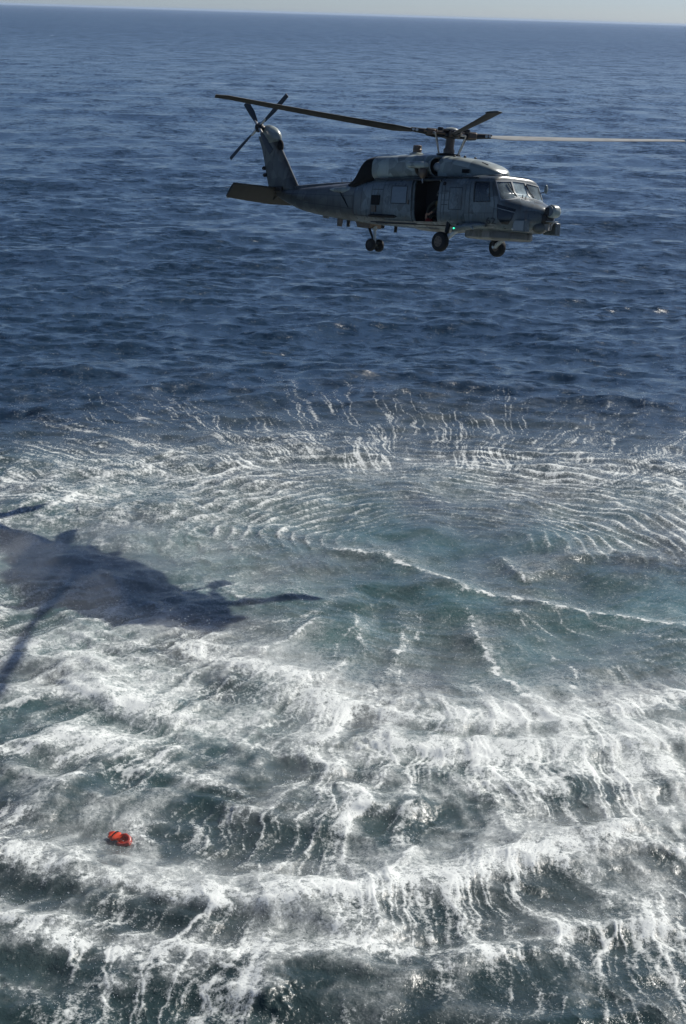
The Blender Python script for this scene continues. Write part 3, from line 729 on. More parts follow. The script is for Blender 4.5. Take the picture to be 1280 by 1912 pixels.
# side fittings seen on the starboard flank
obj('flare_dispenser', MB().box((-2.12, -1.16, 1.38), (.42, .12, .34)), M_BLACK, HELI, .015)
obj('dispenser_bracket', MB().box((-2.18, -1.18, 1.08), (.22, .07, .22)), M_BRONZE, HELI, .01)
obj('weapon_pylon_rail', MB().loft([[Vector((x_, -1.16 - .10 * math.cos(t) * s_, .84 + .06 * math.sin(t) * s_)) for t in np.linspace(0, 2 * math.pi, 12, endpoint=False)] for x_, s_ in ((-2.45, .3), (-2.3, 1), (-1.1, 1), (-.92, .4))]), M_BLACK, HELI)
pyl = MB().loft([[Vector((x_, -.86 - r_ * .8 * math.cos(t), 1.72 + r_ * math.sin(t))) for t in np.linspace(0, 2 * math.pi, 14, endpoint=False)] for x_, r_ in ((-4.95, .02), (-4.7, .07), (-4.2, .12), (-3.8, .11), (-3.5, .04))])
obj('magnetic_sensor_pylon', pyl, M_TOP, HELI)
obj('pylon_brace', MB().path([(-4.3, -.95, 1.62), (-3.75, -.99, 1.1)], .02, 6), M_DARK, HELI)
for x_, z_ in ((1.25, 2.0), (1.95, .66)): obj('round_port', MB().lathe((x_, -ysurf(x_, z_) + .01, z_), (0, -1, 0), [(0, .07), (.02, .07), (.025, .045), (.03, .04)], 14), M_BLACK, HELI)
# ---------------------------------------------------------------- cowlings, engines, exhausts
def sup_ring(x, yc, w, zb, zt, e=2.6, n=28):
    zc, h = (zb + zt) / 2, (zt - zb) / 2; r = []
    for k in range(n):
        t = 2 * math.pi * (k + .5) / n; c, s = math.cos(t), math.sin(t)
        r.append(Vector((x, yc + w * math.copysign(abs(c) ** (2 / e), c), zc + h * math.copysign(abs(s) ** (2 / e), s))))
    return r
def lofted(st, yc=0.0, e=2.6, n=28, steps=4):
    st = np.array(st, float); xs = []
    for a, b in zip(st[:-1, 0], st[1:, 0]): xs += list(np.linspace(a, b, steps, endpoint=False))
    xs.append(st[-1, 0])
    return MB().loft([sup_ring(q, yc, *(float(pchip(st[:, 0], st[:, k], q)) for k in (1, 2, 3)), e=e, n=n) for q in xs])
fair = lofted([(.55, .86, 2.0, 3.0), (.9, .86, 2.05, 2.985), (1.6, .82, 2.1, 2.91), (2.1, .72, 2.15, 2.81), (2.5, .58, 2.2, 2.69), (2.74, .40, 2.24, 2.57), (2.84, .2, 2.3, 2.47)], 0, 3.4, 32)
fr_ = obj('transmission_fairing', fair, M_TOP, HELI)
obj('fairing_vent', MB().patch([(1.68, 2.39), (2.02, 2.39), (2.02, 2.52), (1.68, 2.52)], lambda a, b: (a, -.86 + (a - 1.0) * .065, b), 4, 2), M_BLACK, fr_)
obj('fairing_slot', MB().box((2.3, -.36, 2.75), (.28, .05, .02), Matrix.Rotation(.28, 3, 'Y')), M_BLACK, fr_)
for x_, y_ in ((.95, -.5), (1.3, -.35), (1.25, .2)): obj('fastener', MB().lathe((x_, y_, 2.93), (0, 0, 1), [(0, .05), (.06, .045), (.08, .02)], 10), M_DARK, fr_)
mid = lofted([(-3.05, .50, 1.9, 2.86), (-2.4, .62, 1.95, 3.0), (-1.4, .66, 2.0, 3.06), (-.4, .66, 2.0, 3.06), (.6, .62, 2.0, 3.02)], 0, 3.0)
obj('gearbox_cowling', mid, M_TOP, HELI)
for s in (-1, 1):
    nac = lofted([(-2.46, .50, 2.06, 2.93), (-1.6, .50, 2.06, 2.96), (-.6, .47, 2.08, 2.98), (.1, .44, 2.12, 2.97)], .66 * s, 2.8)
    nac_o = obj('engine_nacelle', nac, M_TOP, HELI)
    # curved intake: lip, dark throat and bullet
    lip = MB()
    prof = [(-.35, .30), (.05, .36), (.12, .375), (.16, .36), (.15, .33), (.0, .30), (-.2, .26)]
    lip.lathe((.34, .70 * s, 2.56), (1, .35 * s, .12), prof, 26)
    obj('intake_lip', lip, M_TOP, nac_o)
    obj('intake_throat', MB().lathe((.34, .70 * s, 2.56), (1, .35 * s, .12), [(-.1, .0), (.02, .295), (.05, .31)], 22), M_SOOT, nac_o)
    obj('intake_bullet', MB().ellip((.50, .77 * s, 2.58), (.20, .17, .17)), M_PALE, nac_o)
    # flat black infrared-suppressor exhaust
    ex = lofted([(-4.25, .05, 1.86, 1.93), (-3.8, .32, 1.80, 2.03), (-3.5, .43, 1.78, 2.20), (-3.28, .47, 1.80, 2.50), (-3.1, .49, 1.84, 2.76), (-2.9, .50, 1.9, 2.87), (-2.46, .51, 2.0, 2.935)], .62 * s, 3.0)
    obj('exhaust_suppressor', ex, M_SOOT, HELI)
# seam between cowling and roof
obj('cowling_seam', MB().box((.2, -.93, 2.235), (5.0, .3, .03)), M_SEAM, HELI)
# rescue hoist over the door
ho = MB().loft([[Vector((x_, -1.28 + .19 * r_ * math.copysign(abs(math.cos(t)) ** .7, math.cos(t)), 2.60 + .12 * r_ * math.copysign(abs(math.sin(t)) ** .7, math.sin(t)))) for t in np.linspace(0, 2 * math.pi, 18, endpoint=False)] for x_, r_ in ((-.42, .5), (-.36, .92), (-.2, 1), (.25, 1), (.36, .9), (.42, .55))])
hoo = obj('rescue_hoist', ho, M_TOP, HELI)
obj('hoist_drum', MB().lathe((.28, -1.28, 2.48), (0, 0, -1), [(0, .13), (.06, .15), (.20, .15), (.28, .10), (.34, .05)], 18), M_BRONZE, hoo)
obj('hoist_arm', MB().path([(-.1, -1.25, 2.5), (-.1, -1.2, 2.36), (.0, -1.05, 2.22)], [.07, .06, .06], 10), M_DARK, hoo)
obj('hoist_arm', MB().path([(.12, -1.25, 2.5), (.16, -1.15, 2.32), (.16, -1.0, 2.2)], [.05, .05, .05], 10), M_DARK, hoo)
obj('hoist_hook', MB().path([(.28, -1.28, 2.16), (.28, -1.28, 2.06), (.31, -1.28, 2.02), (.28, -1.28, 1.99)], [.016, .022, .018, .012], 8), M_STEEL, hoo)
# anti-collision / infrared jammer on the spine
b_ = obj('beacon_base', MB().lathe((-1.45, 0, 3.04), (0, 0, 1), [(0, .27), (.05, .27), (.09, .20)], 22), M_TOP, HELI)
obj('infrared_jammer', MB().lathe((-1.45, 0, 3.12), (0, 0, 1), [(0, .155), (.10, .155), (.11, .165), (.13, .165), (.14, .155), (.25, .15), (.27, .12)], 22), M_BRONZE, b_)

# ---------------------------------------------------------------- nose: sensor turret, boxes, belly radome
obj('nose_mount', MB().loft([sup_ring(x_, 0, w_, a_, b_2, 2.6, 20) for x_, w_, a_, b_2 in ((4.85, .30, .72, 1.2), (5.05, .24, .82, 1.22), (5.14, .16, .9, 1.15))]), M_DARK, HELI)
tur = MB().lathe((5.24, .20, 1.26), (0, -1, 0), [(0, .10), (.02, .17), (.06, .205), (.12, .215), (.30, .215), (.34, .205), (.38, .16), (.40, .05)], 26)
to = obj('sensor_turret', tur, M_TOP, HELI)
obj('turret_face', MB().lathe((5.24, -.19, 1.26), (0, -1, 0), [(0, .17), (.018, .17), (.022, .1)], 24), M_MARKPALE, to)
obj('turret_yoke', MB().box((5.16, 0, 1.24), (.16, .52, .26)), M_DARK, to, .03)
obj('pitot_plate', MB().box((5.22, -.02, .925), (.34, .30, .03)), M_PALE, HELI, .008)
for s in (-1, 1):
    bx = obj('antenna_box', MB().box((4.55, .74 * s, .72), (.56, .24, .40)), M_GREY, HELI, .02)
    obj('box_face', MB().box((4.55, .865 * s, .72), (.46, .012, .31)), M_PALE, bx, .01)
obj('chin_equipment', MB().ellip((4.84, -.16, .70), (.22, .26, .20)), M_SOOTY, HELI)
obj('chin_equipment', MB().box((4.9, .1, .76), (.22, .30, .24)), M_SOOTY, HELI, .03)
obj('chin_pod', MB().lathe((4.94, -.02, .62), (0, 0, 1), [(0, .12), (.02, .15), (.26, .15), (.28, .1)], 18), M_BELLY, HELI)
rad_ = []
for z_, s_ in ((.245, .80), (.26, .93), (.30, 1.0), (.44, 1.0), (.54, .97)):
    rad_.append([Vector((2.85 + 1.24 * s_ * math.copysign(abs(math.cos(t)) ** .62, math.cos(t))  , .74 * s_ * math.copysign(abs(math.sin(t)) ** .7, math.sin(t)), z_)) for t in np.linspace(0, 2 * math.pi, 40, endpoint=False)])
obj('belly_radome', MB().loft(rad_), M_BELLY, HELI)
# mirrors and probes
obj('rear_view_mirror', MB().ellip((3.62, 1.30, 2.06), (.04, .08, .15)), M_TOP, HELI)
obj('mirror_arm', MB().path([(3.50, 1.08, 1.90), (3.58, 1.22, 1.94), (3.62, 1.30, 2.02)], .016, 6), M_DARK, HELI)
for y_ in (-.24, -.08): obj('nose_probe', MB().path([(4.02, y_, 1.62), (4.04, y_, 1.76)], .014, 6), M_BLACK, HELI)
# belly fairings and blade antennas
obj('belly_panel', MB().loft([sup_ring(x_, 0, w_, z_, .62, 2.6, 24) for x_, w_, z_ in ((-.9, .3, .52), (-.5, .7, .43), (.3, .8, .40), (.9, .6, .45), (1.2, .3, .53))]), M_BELLY, HELI)
for x_, y_, l_, h_, mm in ((-6.0, -.05, .42, .12, M_BELLY), (-5.15, -.1, .34, .32, M_BRONZE), (-4.68, -.1, .14, .28, M_DARK), (-2.7, -.2, .09, .16, M_DARK), (-2.02, -.2, .09, .26, M_DARK)):
    zb_ = sect(x_)[1] + .05
    obj('belly_antenna', MB().loft([[Vector((x_ + (u_ * l_ / 2) * k_ - .03 * (1 - k_), y_ + v_ * .06, zb_ - h_ * q_)) for u_, v_ in ((-1, 0), (-.5, 1), (.5, 1), (1, 0), (.5, -1), (-.5, -1))] for q_, k_ in ((0, 1), (.7, .9), (1, .7))]), mm, HELI)
obj('sonar_fairing', MB().add([(-4.05, -.32, .66), (-3.2, -.32, .62), (-3.35, -.30, .44), (-3.95, -.30, .44), (-4.05, .32, .66), (-3.2, .32, .62), (-3.35, .30, .44), (-3.95, .30, .44)], [(0, 1, 2, 3), (7, 6, 5, 4), (0, 4, 5, 1), (1, 5, 6, 2), (2, 6, 7, 3), (3, 7, 4, 0)]), M_BRONZE, HELI)
for x_ in (-5.9, -6.4): obj('whip_antenna', MB().path([(x_ + 1.2, -.1, sect(x_ + 1.2)[2] - .02), (x_ + 1.18, -.1, sect(x_ + 1.2)[2] + .2)], .012, 6), M_DARK, HELI)
obj('boom_spine', MB().loft([sup_ring(x_, 0, w_, z_ - .1, z_ + .09, 2.4, 16) for x_, w_, z_ in ((-8.0, .10, 1.80), (-6, .16, 1.93), (-4.2, .22, 2.02), (-3.4, .3, 2.1))]), M_SOOTY, HELI)
obj('tail_bumper', MB().path([(-8.85, -.05, 1.52), (-9.1, -.05, 1.36), (-9.3, -.05, 1.33)], [.03, .03, .04], 8), M_DARK, HELI)

# ---------------------------------------------------------------- fin, gearbox, stabilator
def foil(xl, xt, yc, z, th, n=10):
    up_ = []; lo_ = []
    for k in range(n + 1):
        t = k / n; u = t * t * (3 - 2 * t) if False else (1 - math.cos(math.pi * t)) / 2
        h = th * 5 * (.2969 * math.sqrt(u) - .126 * u - .3516 * u * u + .2843 * u ** 3 - .1015 * u ** 4)
        up_.append(Vector((xl + (xt - xl) * u, yc + h, z))); lo_.append(Vector((xl + (xt - xl) * u, yc - h, z)))
    return up_ + lo_[-2:0:-1]
fin = MB().loft([foil(*q) for q in ((-7.35, -9.15, 0, 1.55, .30), (-7.72, -9.55, 0, 1.80, .34), (-8.1, -9.74, 0, 2.25, .32), (-8.5, -9.92, 0, 2.75, .30), (-8.92, -10.12, 0, 3.25, .29), (-9.12, -10.3, 0, 3.55, .30), (-9.2, -10.4, 0, 3.72, .30))])
fo = obj('tail_fin', fin, M_SOOTY, HELI)
obj('tail_gearbox', MB().ellip((-9.62, .0, 3.78), (.58, .27, .34), M=Matrix.Rotation(.35, 3, 'Y')), M_TOP, HELI)
obj('fin_antenna_bulge', MB().ellip((-9.02, 0, 3.34), (.14, .12, .26)), M_BLACK, fo)
for z_ in (2.52, 2.26): obj('fin_light', MB().ellip((-9.90 + (2.52 - z_) * .33, 0, z_), (.12, .07, .08)), M_BLACK, fo)
obj('tail_rotor_mast', MB().lathe((-9.93, -.12, 3.95), (0, -math.cos(.35), math.sin(.35)), [(0, .16), (.12, .14), (.2, .11), (.34, .10), (.38, .05)], 16), M_DARK, HELI)
SA = math.radians(50)
def stab_ring(y_, xle, ch, th=.055):
    r = []
    for k in range(20):
        t = 2 * math.pi * k / 20; u = (1 - math.cos(t)) / 2; h = th * 2.2 * math.sqrt(max(u * (1 - u), 0)) * (1 - .6 * u) * (1 if math.sin(t) >= 0 else -1)
        r.append(Vector((xle - ch * u * math.cos(SA) + h * math.sin(SA) * -1, y_, 1.80 - ch * u * math.sin(SA) + h * math.cos(SA))))
    return r
st_o = obj('stabilator', MB().loft([stab_ring(*q) for q in ((-2.12, -9.0, .66), (-2.06, -8.94, .72), (-1.2, -8.88, .78), (0, -8.80, .84), (1.2, -8.88, .78), (2.06, -8.94, .72), (2.12, -9.0, .66))]), M_BRONZE and plain('stabilator_paint', (.028, .026, .021), .6, 0, .4, 5), HELI)
obj('stabilator_mount', MB().box((-8.75, 0, 1.72), (.5, .5, .22)), M_DARK, HELI, .04)
for y_ in (-2.05, -1.55): obj('static_wick', MB().box((-8.94 - .74 * math.cos(SA), y_, 1.80 - .74 * math.sin(SA)), (.04, .12, .03)), M_STRUT, st_o)

# ---------------------------------------------------------------- rotors
def blade_mesh(r_in, r_out, chord, th, org, radial, tang, upv, pit0, pit1, cut=.0, sweep=.0, droop=0.0):
    rings = []; rs = np.concatenate([np.linspace(r_in, r_in + .6, 5), np.linspace(r_in + .9, r_out - .45, 10), np.linspace(r_out - .40, r_out, 4)])
    for r in rs:
        t = (r - r_in) / (r_out - r_in); ch = chord * (1 - cut * max(0, 1 - (r - r_in) / .6))
        sw = -sweep * max(0, (r - (r_out - .42)) / .42); ch_ = ch * (1 - .22 * max(0, (r - (r_out - .42)) / .42) * (1 if sweep else 0))
        pit = pit0 + (pit1 - pit0) * t
        c_ = tang * math.cos(pit) + upv * math.sin(pit); n_ = upv * math.cos(pit) - tang * math.sin(pit)
        o = org + radial * r + upv * (droop * 4 * t * t)
        ring = []
        for k in range(14):
            a = 2 * math.pi * k / 14; u = (1 - math.cos(a)) / 2
            h = th * (1.1 * math.sqrt(max(u * (1 - u), 0)) * (1 - .45 * u) * 1.3) * (1 if math.sin(a) >= 0 else -1)
            ring.append(o + c_ * (ch * .27 + sw - ch_ * u) + n_ * h)
        rings.append(ring)
    return rings
HX = .18
HUBC = Vector((HX, 0, 3.72)); BLADES = ((-34, 1.0), (-124, 4.2), (56, 3.2), (146, 4.4))
M_BL2 = None
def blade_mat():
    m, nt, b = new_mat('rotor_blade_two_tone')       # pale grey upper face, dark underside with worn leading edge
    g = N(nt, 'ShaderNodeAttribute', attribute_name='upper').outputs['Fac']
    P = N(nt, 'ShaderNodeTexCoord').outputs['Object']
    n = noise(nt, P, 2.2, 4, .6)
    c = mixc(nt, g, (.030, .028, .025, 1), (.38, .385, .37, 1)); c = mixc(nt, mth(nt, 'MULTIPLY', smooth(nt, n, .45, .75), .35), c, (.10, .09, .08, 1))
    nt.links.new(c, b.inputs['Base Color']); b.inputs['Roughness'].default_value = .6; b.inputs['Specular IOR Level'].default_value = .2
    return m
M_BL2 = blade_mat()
for psi, beta in BLADES:
    p, q = math.radians(psi), math.radians(beta)
    tangv = Vector((-math.sin(p), math.cos(p), 0)); flat = Vector((math.cos(p), math.sin(p), 0))
    radial = flat * math.cos(q) + Vector((0, 0, 1)) * math.sin(q); upv = radial.cross(tangv)
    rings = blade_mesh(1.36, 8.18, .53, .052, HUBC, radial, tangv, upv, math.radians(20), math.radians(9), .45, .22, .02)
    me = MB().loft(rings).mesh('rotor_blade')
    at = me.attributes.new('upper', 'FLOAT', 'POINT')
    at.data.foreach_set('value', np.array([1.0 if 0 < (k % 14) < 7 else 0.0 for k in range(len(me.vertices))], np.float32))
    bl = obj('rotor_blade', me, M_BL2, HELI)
    f0 = HUBC + radial * .28
    cuff = MB().path([HUBC + radial * .22, HUBC + radial * .5, HUBC + radial * .52, HUBC + radial * .86, HUBC + radial * .9, HUBC + radial * 1.42], [.12, .12, .16, .14, .10, .075], 12)
    obj('blade_cuff', cuff, M_DARK, bl)
    obj('cuff_clamp', MB().box(HUBC + radial * .72, (.30, .36, .20), Matrix.Rotation(p, 3, 'Z')), M_BRONZE, bl, .03)
    obj('blade_bolts', MB().path([HUBC + radial * 1.22 + tangv * .12, HUBC + radial * 1.22 - tangv * .12], .05, 8).path([HUBC + radial * 1.34 + tangv * .1 , HUBC + radial * 1.34 - tangv * .1], .045, 8), M_STEEL, bl)
    obj('lag_damper', MB().path([HUBC + radial * .25 + tangv * .27 + upv * .02, HUBC + radial * .62 + tangv * .22, HUBC + radial * .66 + tangv * .22, HUBC + radial * .98 + tangv * .14], [.05, .05, .032, .03], 10), M_BRONZE, bl)
    horn = HUBC + radial * .62 + tangv * .40
    obj('pitch_horn', MB().path([HUBC + radial * .66 + tangv * .1, horn - upv * .04], [.06, .035], 8), M_STEEL, bl)
    obj('pitch_link', MB().path([horn - upv * .04, Vector((HX - .05 + (horn.x - HX) * .62, horn.y * .62, 3.06))], .026, 8), M_STEEL, HELI)
hub = MB().lathe((HX, 0, 3.62), (0, 0, 1), [(0, .16), (.01, .30), (.05, .34), (.15, .34), (.18, .28), (.22, .20), (.24, .16)], 28)
for psi, beta in BLADES:
    p = math.radians(psi); hub.box(Vector((math.cos(p), math.sin(p), 0)) * .36 + Vector((HX, 0, 3.71)), (.30, .30, .15), Matrix.Rotation(p, 3, 'Z'))
ho_ = obj('rotor_hub', hub, M_DARK, HELI, .015)
bif = MB()
for psi, beta in BLADES:
    p = math.radians(psi + 45); d = Vector((math.cos(p), math.sin(p), 0))
    bif.box(d * .36 + Vector((HX, 0, 3.875)), (.62, .13, .05), Matrix.Rotation(p, 3, 'Z')); bif.lathe(d * .66 + Vector((HX, 0, 3.815)), (0, 0, 1), [(0, .07), (.01, .10), (.11, .10), (.12, .07)], 12)
obj('vibration_absorber', bif, M_DARK, ho_)
obj('hub_cap', MB().lathe((HX, 0, 3.90), (0, 0, 1), [(0, .25), (.02, .25), (.05, .22), (.08, .15), (.10, .04)], 24), M_TOP, ho_)
obj('rotor_mast', MB().lathe((HX - .06, 0, 2.9), (.07, 0, 1), [(0, .20), (.25, .19), (.32, .20), (.40, .155), (.74, .15)], 20), M_BRONZE, HELI)
obj('swashplate', MB().lathe((HX - .05, 0, 3.0), (0, 0, 1), [(0, .30), (.01, .40), (.08, .42), (.10, .30)], 28), M_DARK, HELI)
# tail rotor: canted hub on the starboard side
TA = Vector((0, -math.cos(math.radians(20)), math.sin(math.radians(20)))); TC = Vector((-9.93, -.40, 4.03))
te1 = Vector((1, 0, 0)); te2 = TA.cross(te1) * -1
if te2.z < 0: te2 = -te2
th_ = obj('tail_rotor_hub', MB().lathe(TC - TA * .1, TA, [(0, .1), (.02, .19), (.12, .19), (.15, .12), (.22, .07)], 18), M_DARK, HELI)
for k in range(4):
    a = math.radians(54 + 90 * k); radial = te1 * math.cos(a) + te2 * math.sin(a); tangv = -te1 * math.sin(a) + te2 * math.cos(a)
    rings = blade_mesh(.34, 1.675, .25, .028, TC, radial, tangv, TA, math.radians(12), math.radians(5), .45)
    bl = obj('tail_rotor_blade', MB().loft(rings), plain('tail_blade_paint', (.06, .06, .058), .5, 0, .2, 4) if k == 0 else bpy.data.materials['tail_blade_paint'], HELI)
    obj('blade_root', MB().path([TC + radial * .1, TC + radial * .42], [.055, .05], 8), M_STEEL, bl)

# ---------------------------------------------------------------- undercarriage
def wheel(c, axis, r, w, name='wheel', parent=None):
    rim = MB().lathe(Vector(c) - Vector(axis) * w * .46, axis, [(0, .03), (0, .12 * r / .33), (.01, r * .54), (w * .2, r * .50), (w * .24, r * .32), (w * .68, r * .32), (w * .72, r * .5), (w * .91, r * .54), (w * .92, .1 * r / .33), (w * .92, .03)], 24)
    o = obj(name, rim, M_BRONZE if r > .3 else M_DARK, HELI)
    t = MB().lathe(Vector(c) - Vector(axis) * w * .5, axis, [(w * .06, r * .52), (0, r * .62), (0, r * .78), (w * .1, r * .93), (w * .28, r * .99), (w * .5, r), (w * .72, r * .99), (w * .9, r * .93), (w, r * .78), (w, r * .62), (w * .94, r * .52)], 30)
    obj('tyre', t, M_RUBBER, o)
    for k in range(6):
        a = k * math.pi / 3; ax = Vector(axis).normalized(); u = ax.orthogonal().normalized(); v = ax.cross(u)
        obj('hub_bolt', MB().ellip(Vector(c) + ax * w * .47 + (u * math.cos(a) + v * math.sin(a)) * r * .36, (.02, .02, .02), 6, 4), M_DARK, o)
    return o
for s in (-1, 1):
    wc_ = (1.50, 1.38 * s, .05); axl = Vector((0, s, .02))
    wheel(wc_, axl, .335, .25)
    # main beam faired into the fuselage, shock strut
    bm_ = MB().loft([[Vector((x_, s * (y_ + a_ * math.cos(t)), z_ + b_z * math.sin(t))) for t in np.linspace(0, 2 * math.pi, 14, endpoint=False)] for x_, y_, z_, a_, b_z in ((3.3, 1.10, .68, .05, .06), (2.95, 1.16, .66, .12, .10), (2.5, 1.2, .60, .17, .12), (2.1, 1.22, .52, .16, .12), (1.95, 1.22, .47, .10, .10))])
    gb = obj('gear_fairing', bm_, M_GREY, HELI)
    obj('drag_beam', MB().path([(2.15, 1.22 * s, .50), (1.78, 1.24 * s, .24), (1.52, 1.24 * s, .06)], [.075, .065, .08], 12), M_STRUT, gb)
    obj('axle', MB().path([(1.50, 1.16 * s, .05), (1.50, 1.40 * s, .05)], .06, 10), M_STEEL, gb)
    obj('shock_strut', MB().path([(1.52, 1.18 * s, .08), (1.50, 1.12 * s, .34), (1.50, 1.12 * s, .36), (1.48, 1.02 * s, .80)], [.045, .045, .075, .08], 12), M_DARK, gb)
    obj('landing_lug', MB().path([(2.75, 1.28 * s, .62), (2.95, 1.32 * s, .52)], .03, 6), M_PALE, gb)
m_, nt_, b_m = new_mat('lit_green_lamp'); b_m.inputs['Base Color'].default_value = (0, .5, .25, 1)
b_m.inputs['Emission Color'].default_value = (.05, 1, .5, 1); b_m.inputs['Emission Strength'].default_value = 2.5
obj('navigation_light', MB().ellip((2.10, -1.39, .52), (.03, .022, .026), 10, 6), m_, HELI)
obj('landing_light', MB().ellip((4.36, -.93, .60), (.04, .04, .04), 10, 6), M_STRUT, HELI)
tg = obj('tail_gear_strut', MB().path([(-3.36, 0, .70), (-3.34, 0, .38), (-3.34, 0, .36), (-3.28, 0, -.14)], [.085, .085, .05, .05], 12), M_STRUT, HELI)
obj('drag_link', MB().path([(-3.75, 0, .62), (-3.55, 0, .30), (-3.36, 0, .02)], [.05, .045, .04], 8), M_DARK, tg)
obj('axle', MB().path([(-3.28, -.26, -.15), (-3.28, .26, -.15)], .04, 8), M_STEEL, tg)
for s in (-1, 1): wheel((-3.28, .20 * s, -.16), Vector((0, s, 0)), .225, .16)
# ---------------------------------------------------------------- cockpit fittings and crew
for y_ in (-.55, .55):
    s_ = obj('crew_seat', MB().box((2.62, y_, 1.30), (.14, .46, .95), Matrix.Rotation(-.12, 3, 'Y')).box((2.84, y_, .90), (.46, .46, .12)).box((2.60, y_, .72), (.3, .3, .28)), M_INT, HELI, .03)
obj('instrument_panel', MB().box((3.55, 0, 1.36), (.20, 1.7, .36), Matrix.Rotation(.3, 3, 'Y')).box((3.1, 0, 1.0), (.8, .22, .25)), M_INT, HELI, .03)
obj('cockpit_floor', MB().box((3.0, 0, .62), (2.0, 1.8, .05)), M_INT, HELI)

def skin_body(pts, edges, root, name, suit, skinm, skin_verts):
    """one continuous body grown from a jointed skeleton: pts {joint: (pos, radius)}"""
    keys = list(pts); me = bpy.data.meshes.new(name)
    me.from_pydata([pts[k][0] for k in keys], [(keys.index(a), keys.index(b)) for a, b in edges], [])
    o = bpy.data.objects.new('tmp', me); COL.objects.link(o)
    o.modifiers.new('skin', 'SKIN'); sb = o.modifiers.new('sub', 'SUBSURF'); sb.levels = sb.render_levels = 1
    for i, k in enumerate(keys):
        r = pts[k][1]; me.skin_vertices[0].data[i].radius = (r, r) if not hasattr(r, '__len__') else r
        me.skin_vertices[0].data[i].use_root = (k == root)
    dg = bpy.context.evaluated_depsgraph_get(); res = bpy.data.meshes.new_from_object(o.evaluated_get(dg)); res.name = name
    bpy.data.objects.remove(o)
    res.materials.clear(); res.materials.append(suit); res.materials.append(skinm)
    sv = [Vector(pts[k][0]) for k in skin_verts]
    for p in res.polygons:
        p.use_smooth = True
        if any((Vector(p.center) - q).length < .115 for q in sv): p.material_index = 1
    return res
def hand(P, E, tag_, wrist, d, side, spread=.020):
    d = Vector(d).normalized(); s = Vector(side); s = (s - d * s.dot(d)).normalized(); n = d.cross(s)
    w = Vector(wrist); palm = w + d * .075
    P['palm' + tag_] = (palm, (.034, .016)); E.append(('wr' + tag_, 'palm' + tag_))
    for k, (o_, L) in enumerate(((-1.4, .075), (-.45, .085), (.5, .080), (1.4, .062))):
        a = palm + d * .035 + s * o_ * spread; b = a + d * L * .5 - n * .008; c = b + d * L * .42 - n * .028
        for q, (nm, pos, r) in enumerate((('a', a, .0095), ('b', b, .0088), ('c', c, .008))):
            P['f%d%s%s' % (k, nm, tag_)] = (pos, r)
        E += [('palm' + tag_, 'f%da%s' % (k, tag_)), ('f%da%s' % (k, tag_), 'f%db%s' % (k, tag_)), ('f%db%s' % (k, tag_), 'f%dc%s' % (k, tag_))]
    t0 = w + d * .035 - s * .035; t1 = t0 + d * .035 - s * .022 - n * .01
    P['t0' + tag_] = (t0, .011); P['t1' + tag_] = (t1, .009); E += [('wr' + tag_, 't0' + tag_), ('t0' + tag_, 't1' + tag_)]
SUIT = plain('flight_suit_cloth', (.055, .060, .042), .85, 0, .35, 20)
SKIN = plain('skin', (.42, .24, .16), .55, 0, .12, 20)
HELM = plain('helmet_shell', (.62, .62, .58), .3, 0, .1, 6)
HELM2 = plain('shaded_helmet_shell', (.22, .22, .20), .3, 0, .3, 16)  # doorway shade put into the crewman's helmet colour
VISOR = plain('dark_visor', (.01, .01, .012), .1)
VESTM = plain('survival_vest_cloth', (.16, .125, .06), .85, 0, .4, 14)
GLOVE = plain('tan_glove', (.38, .26, .12), .8, 0, .2, 20)
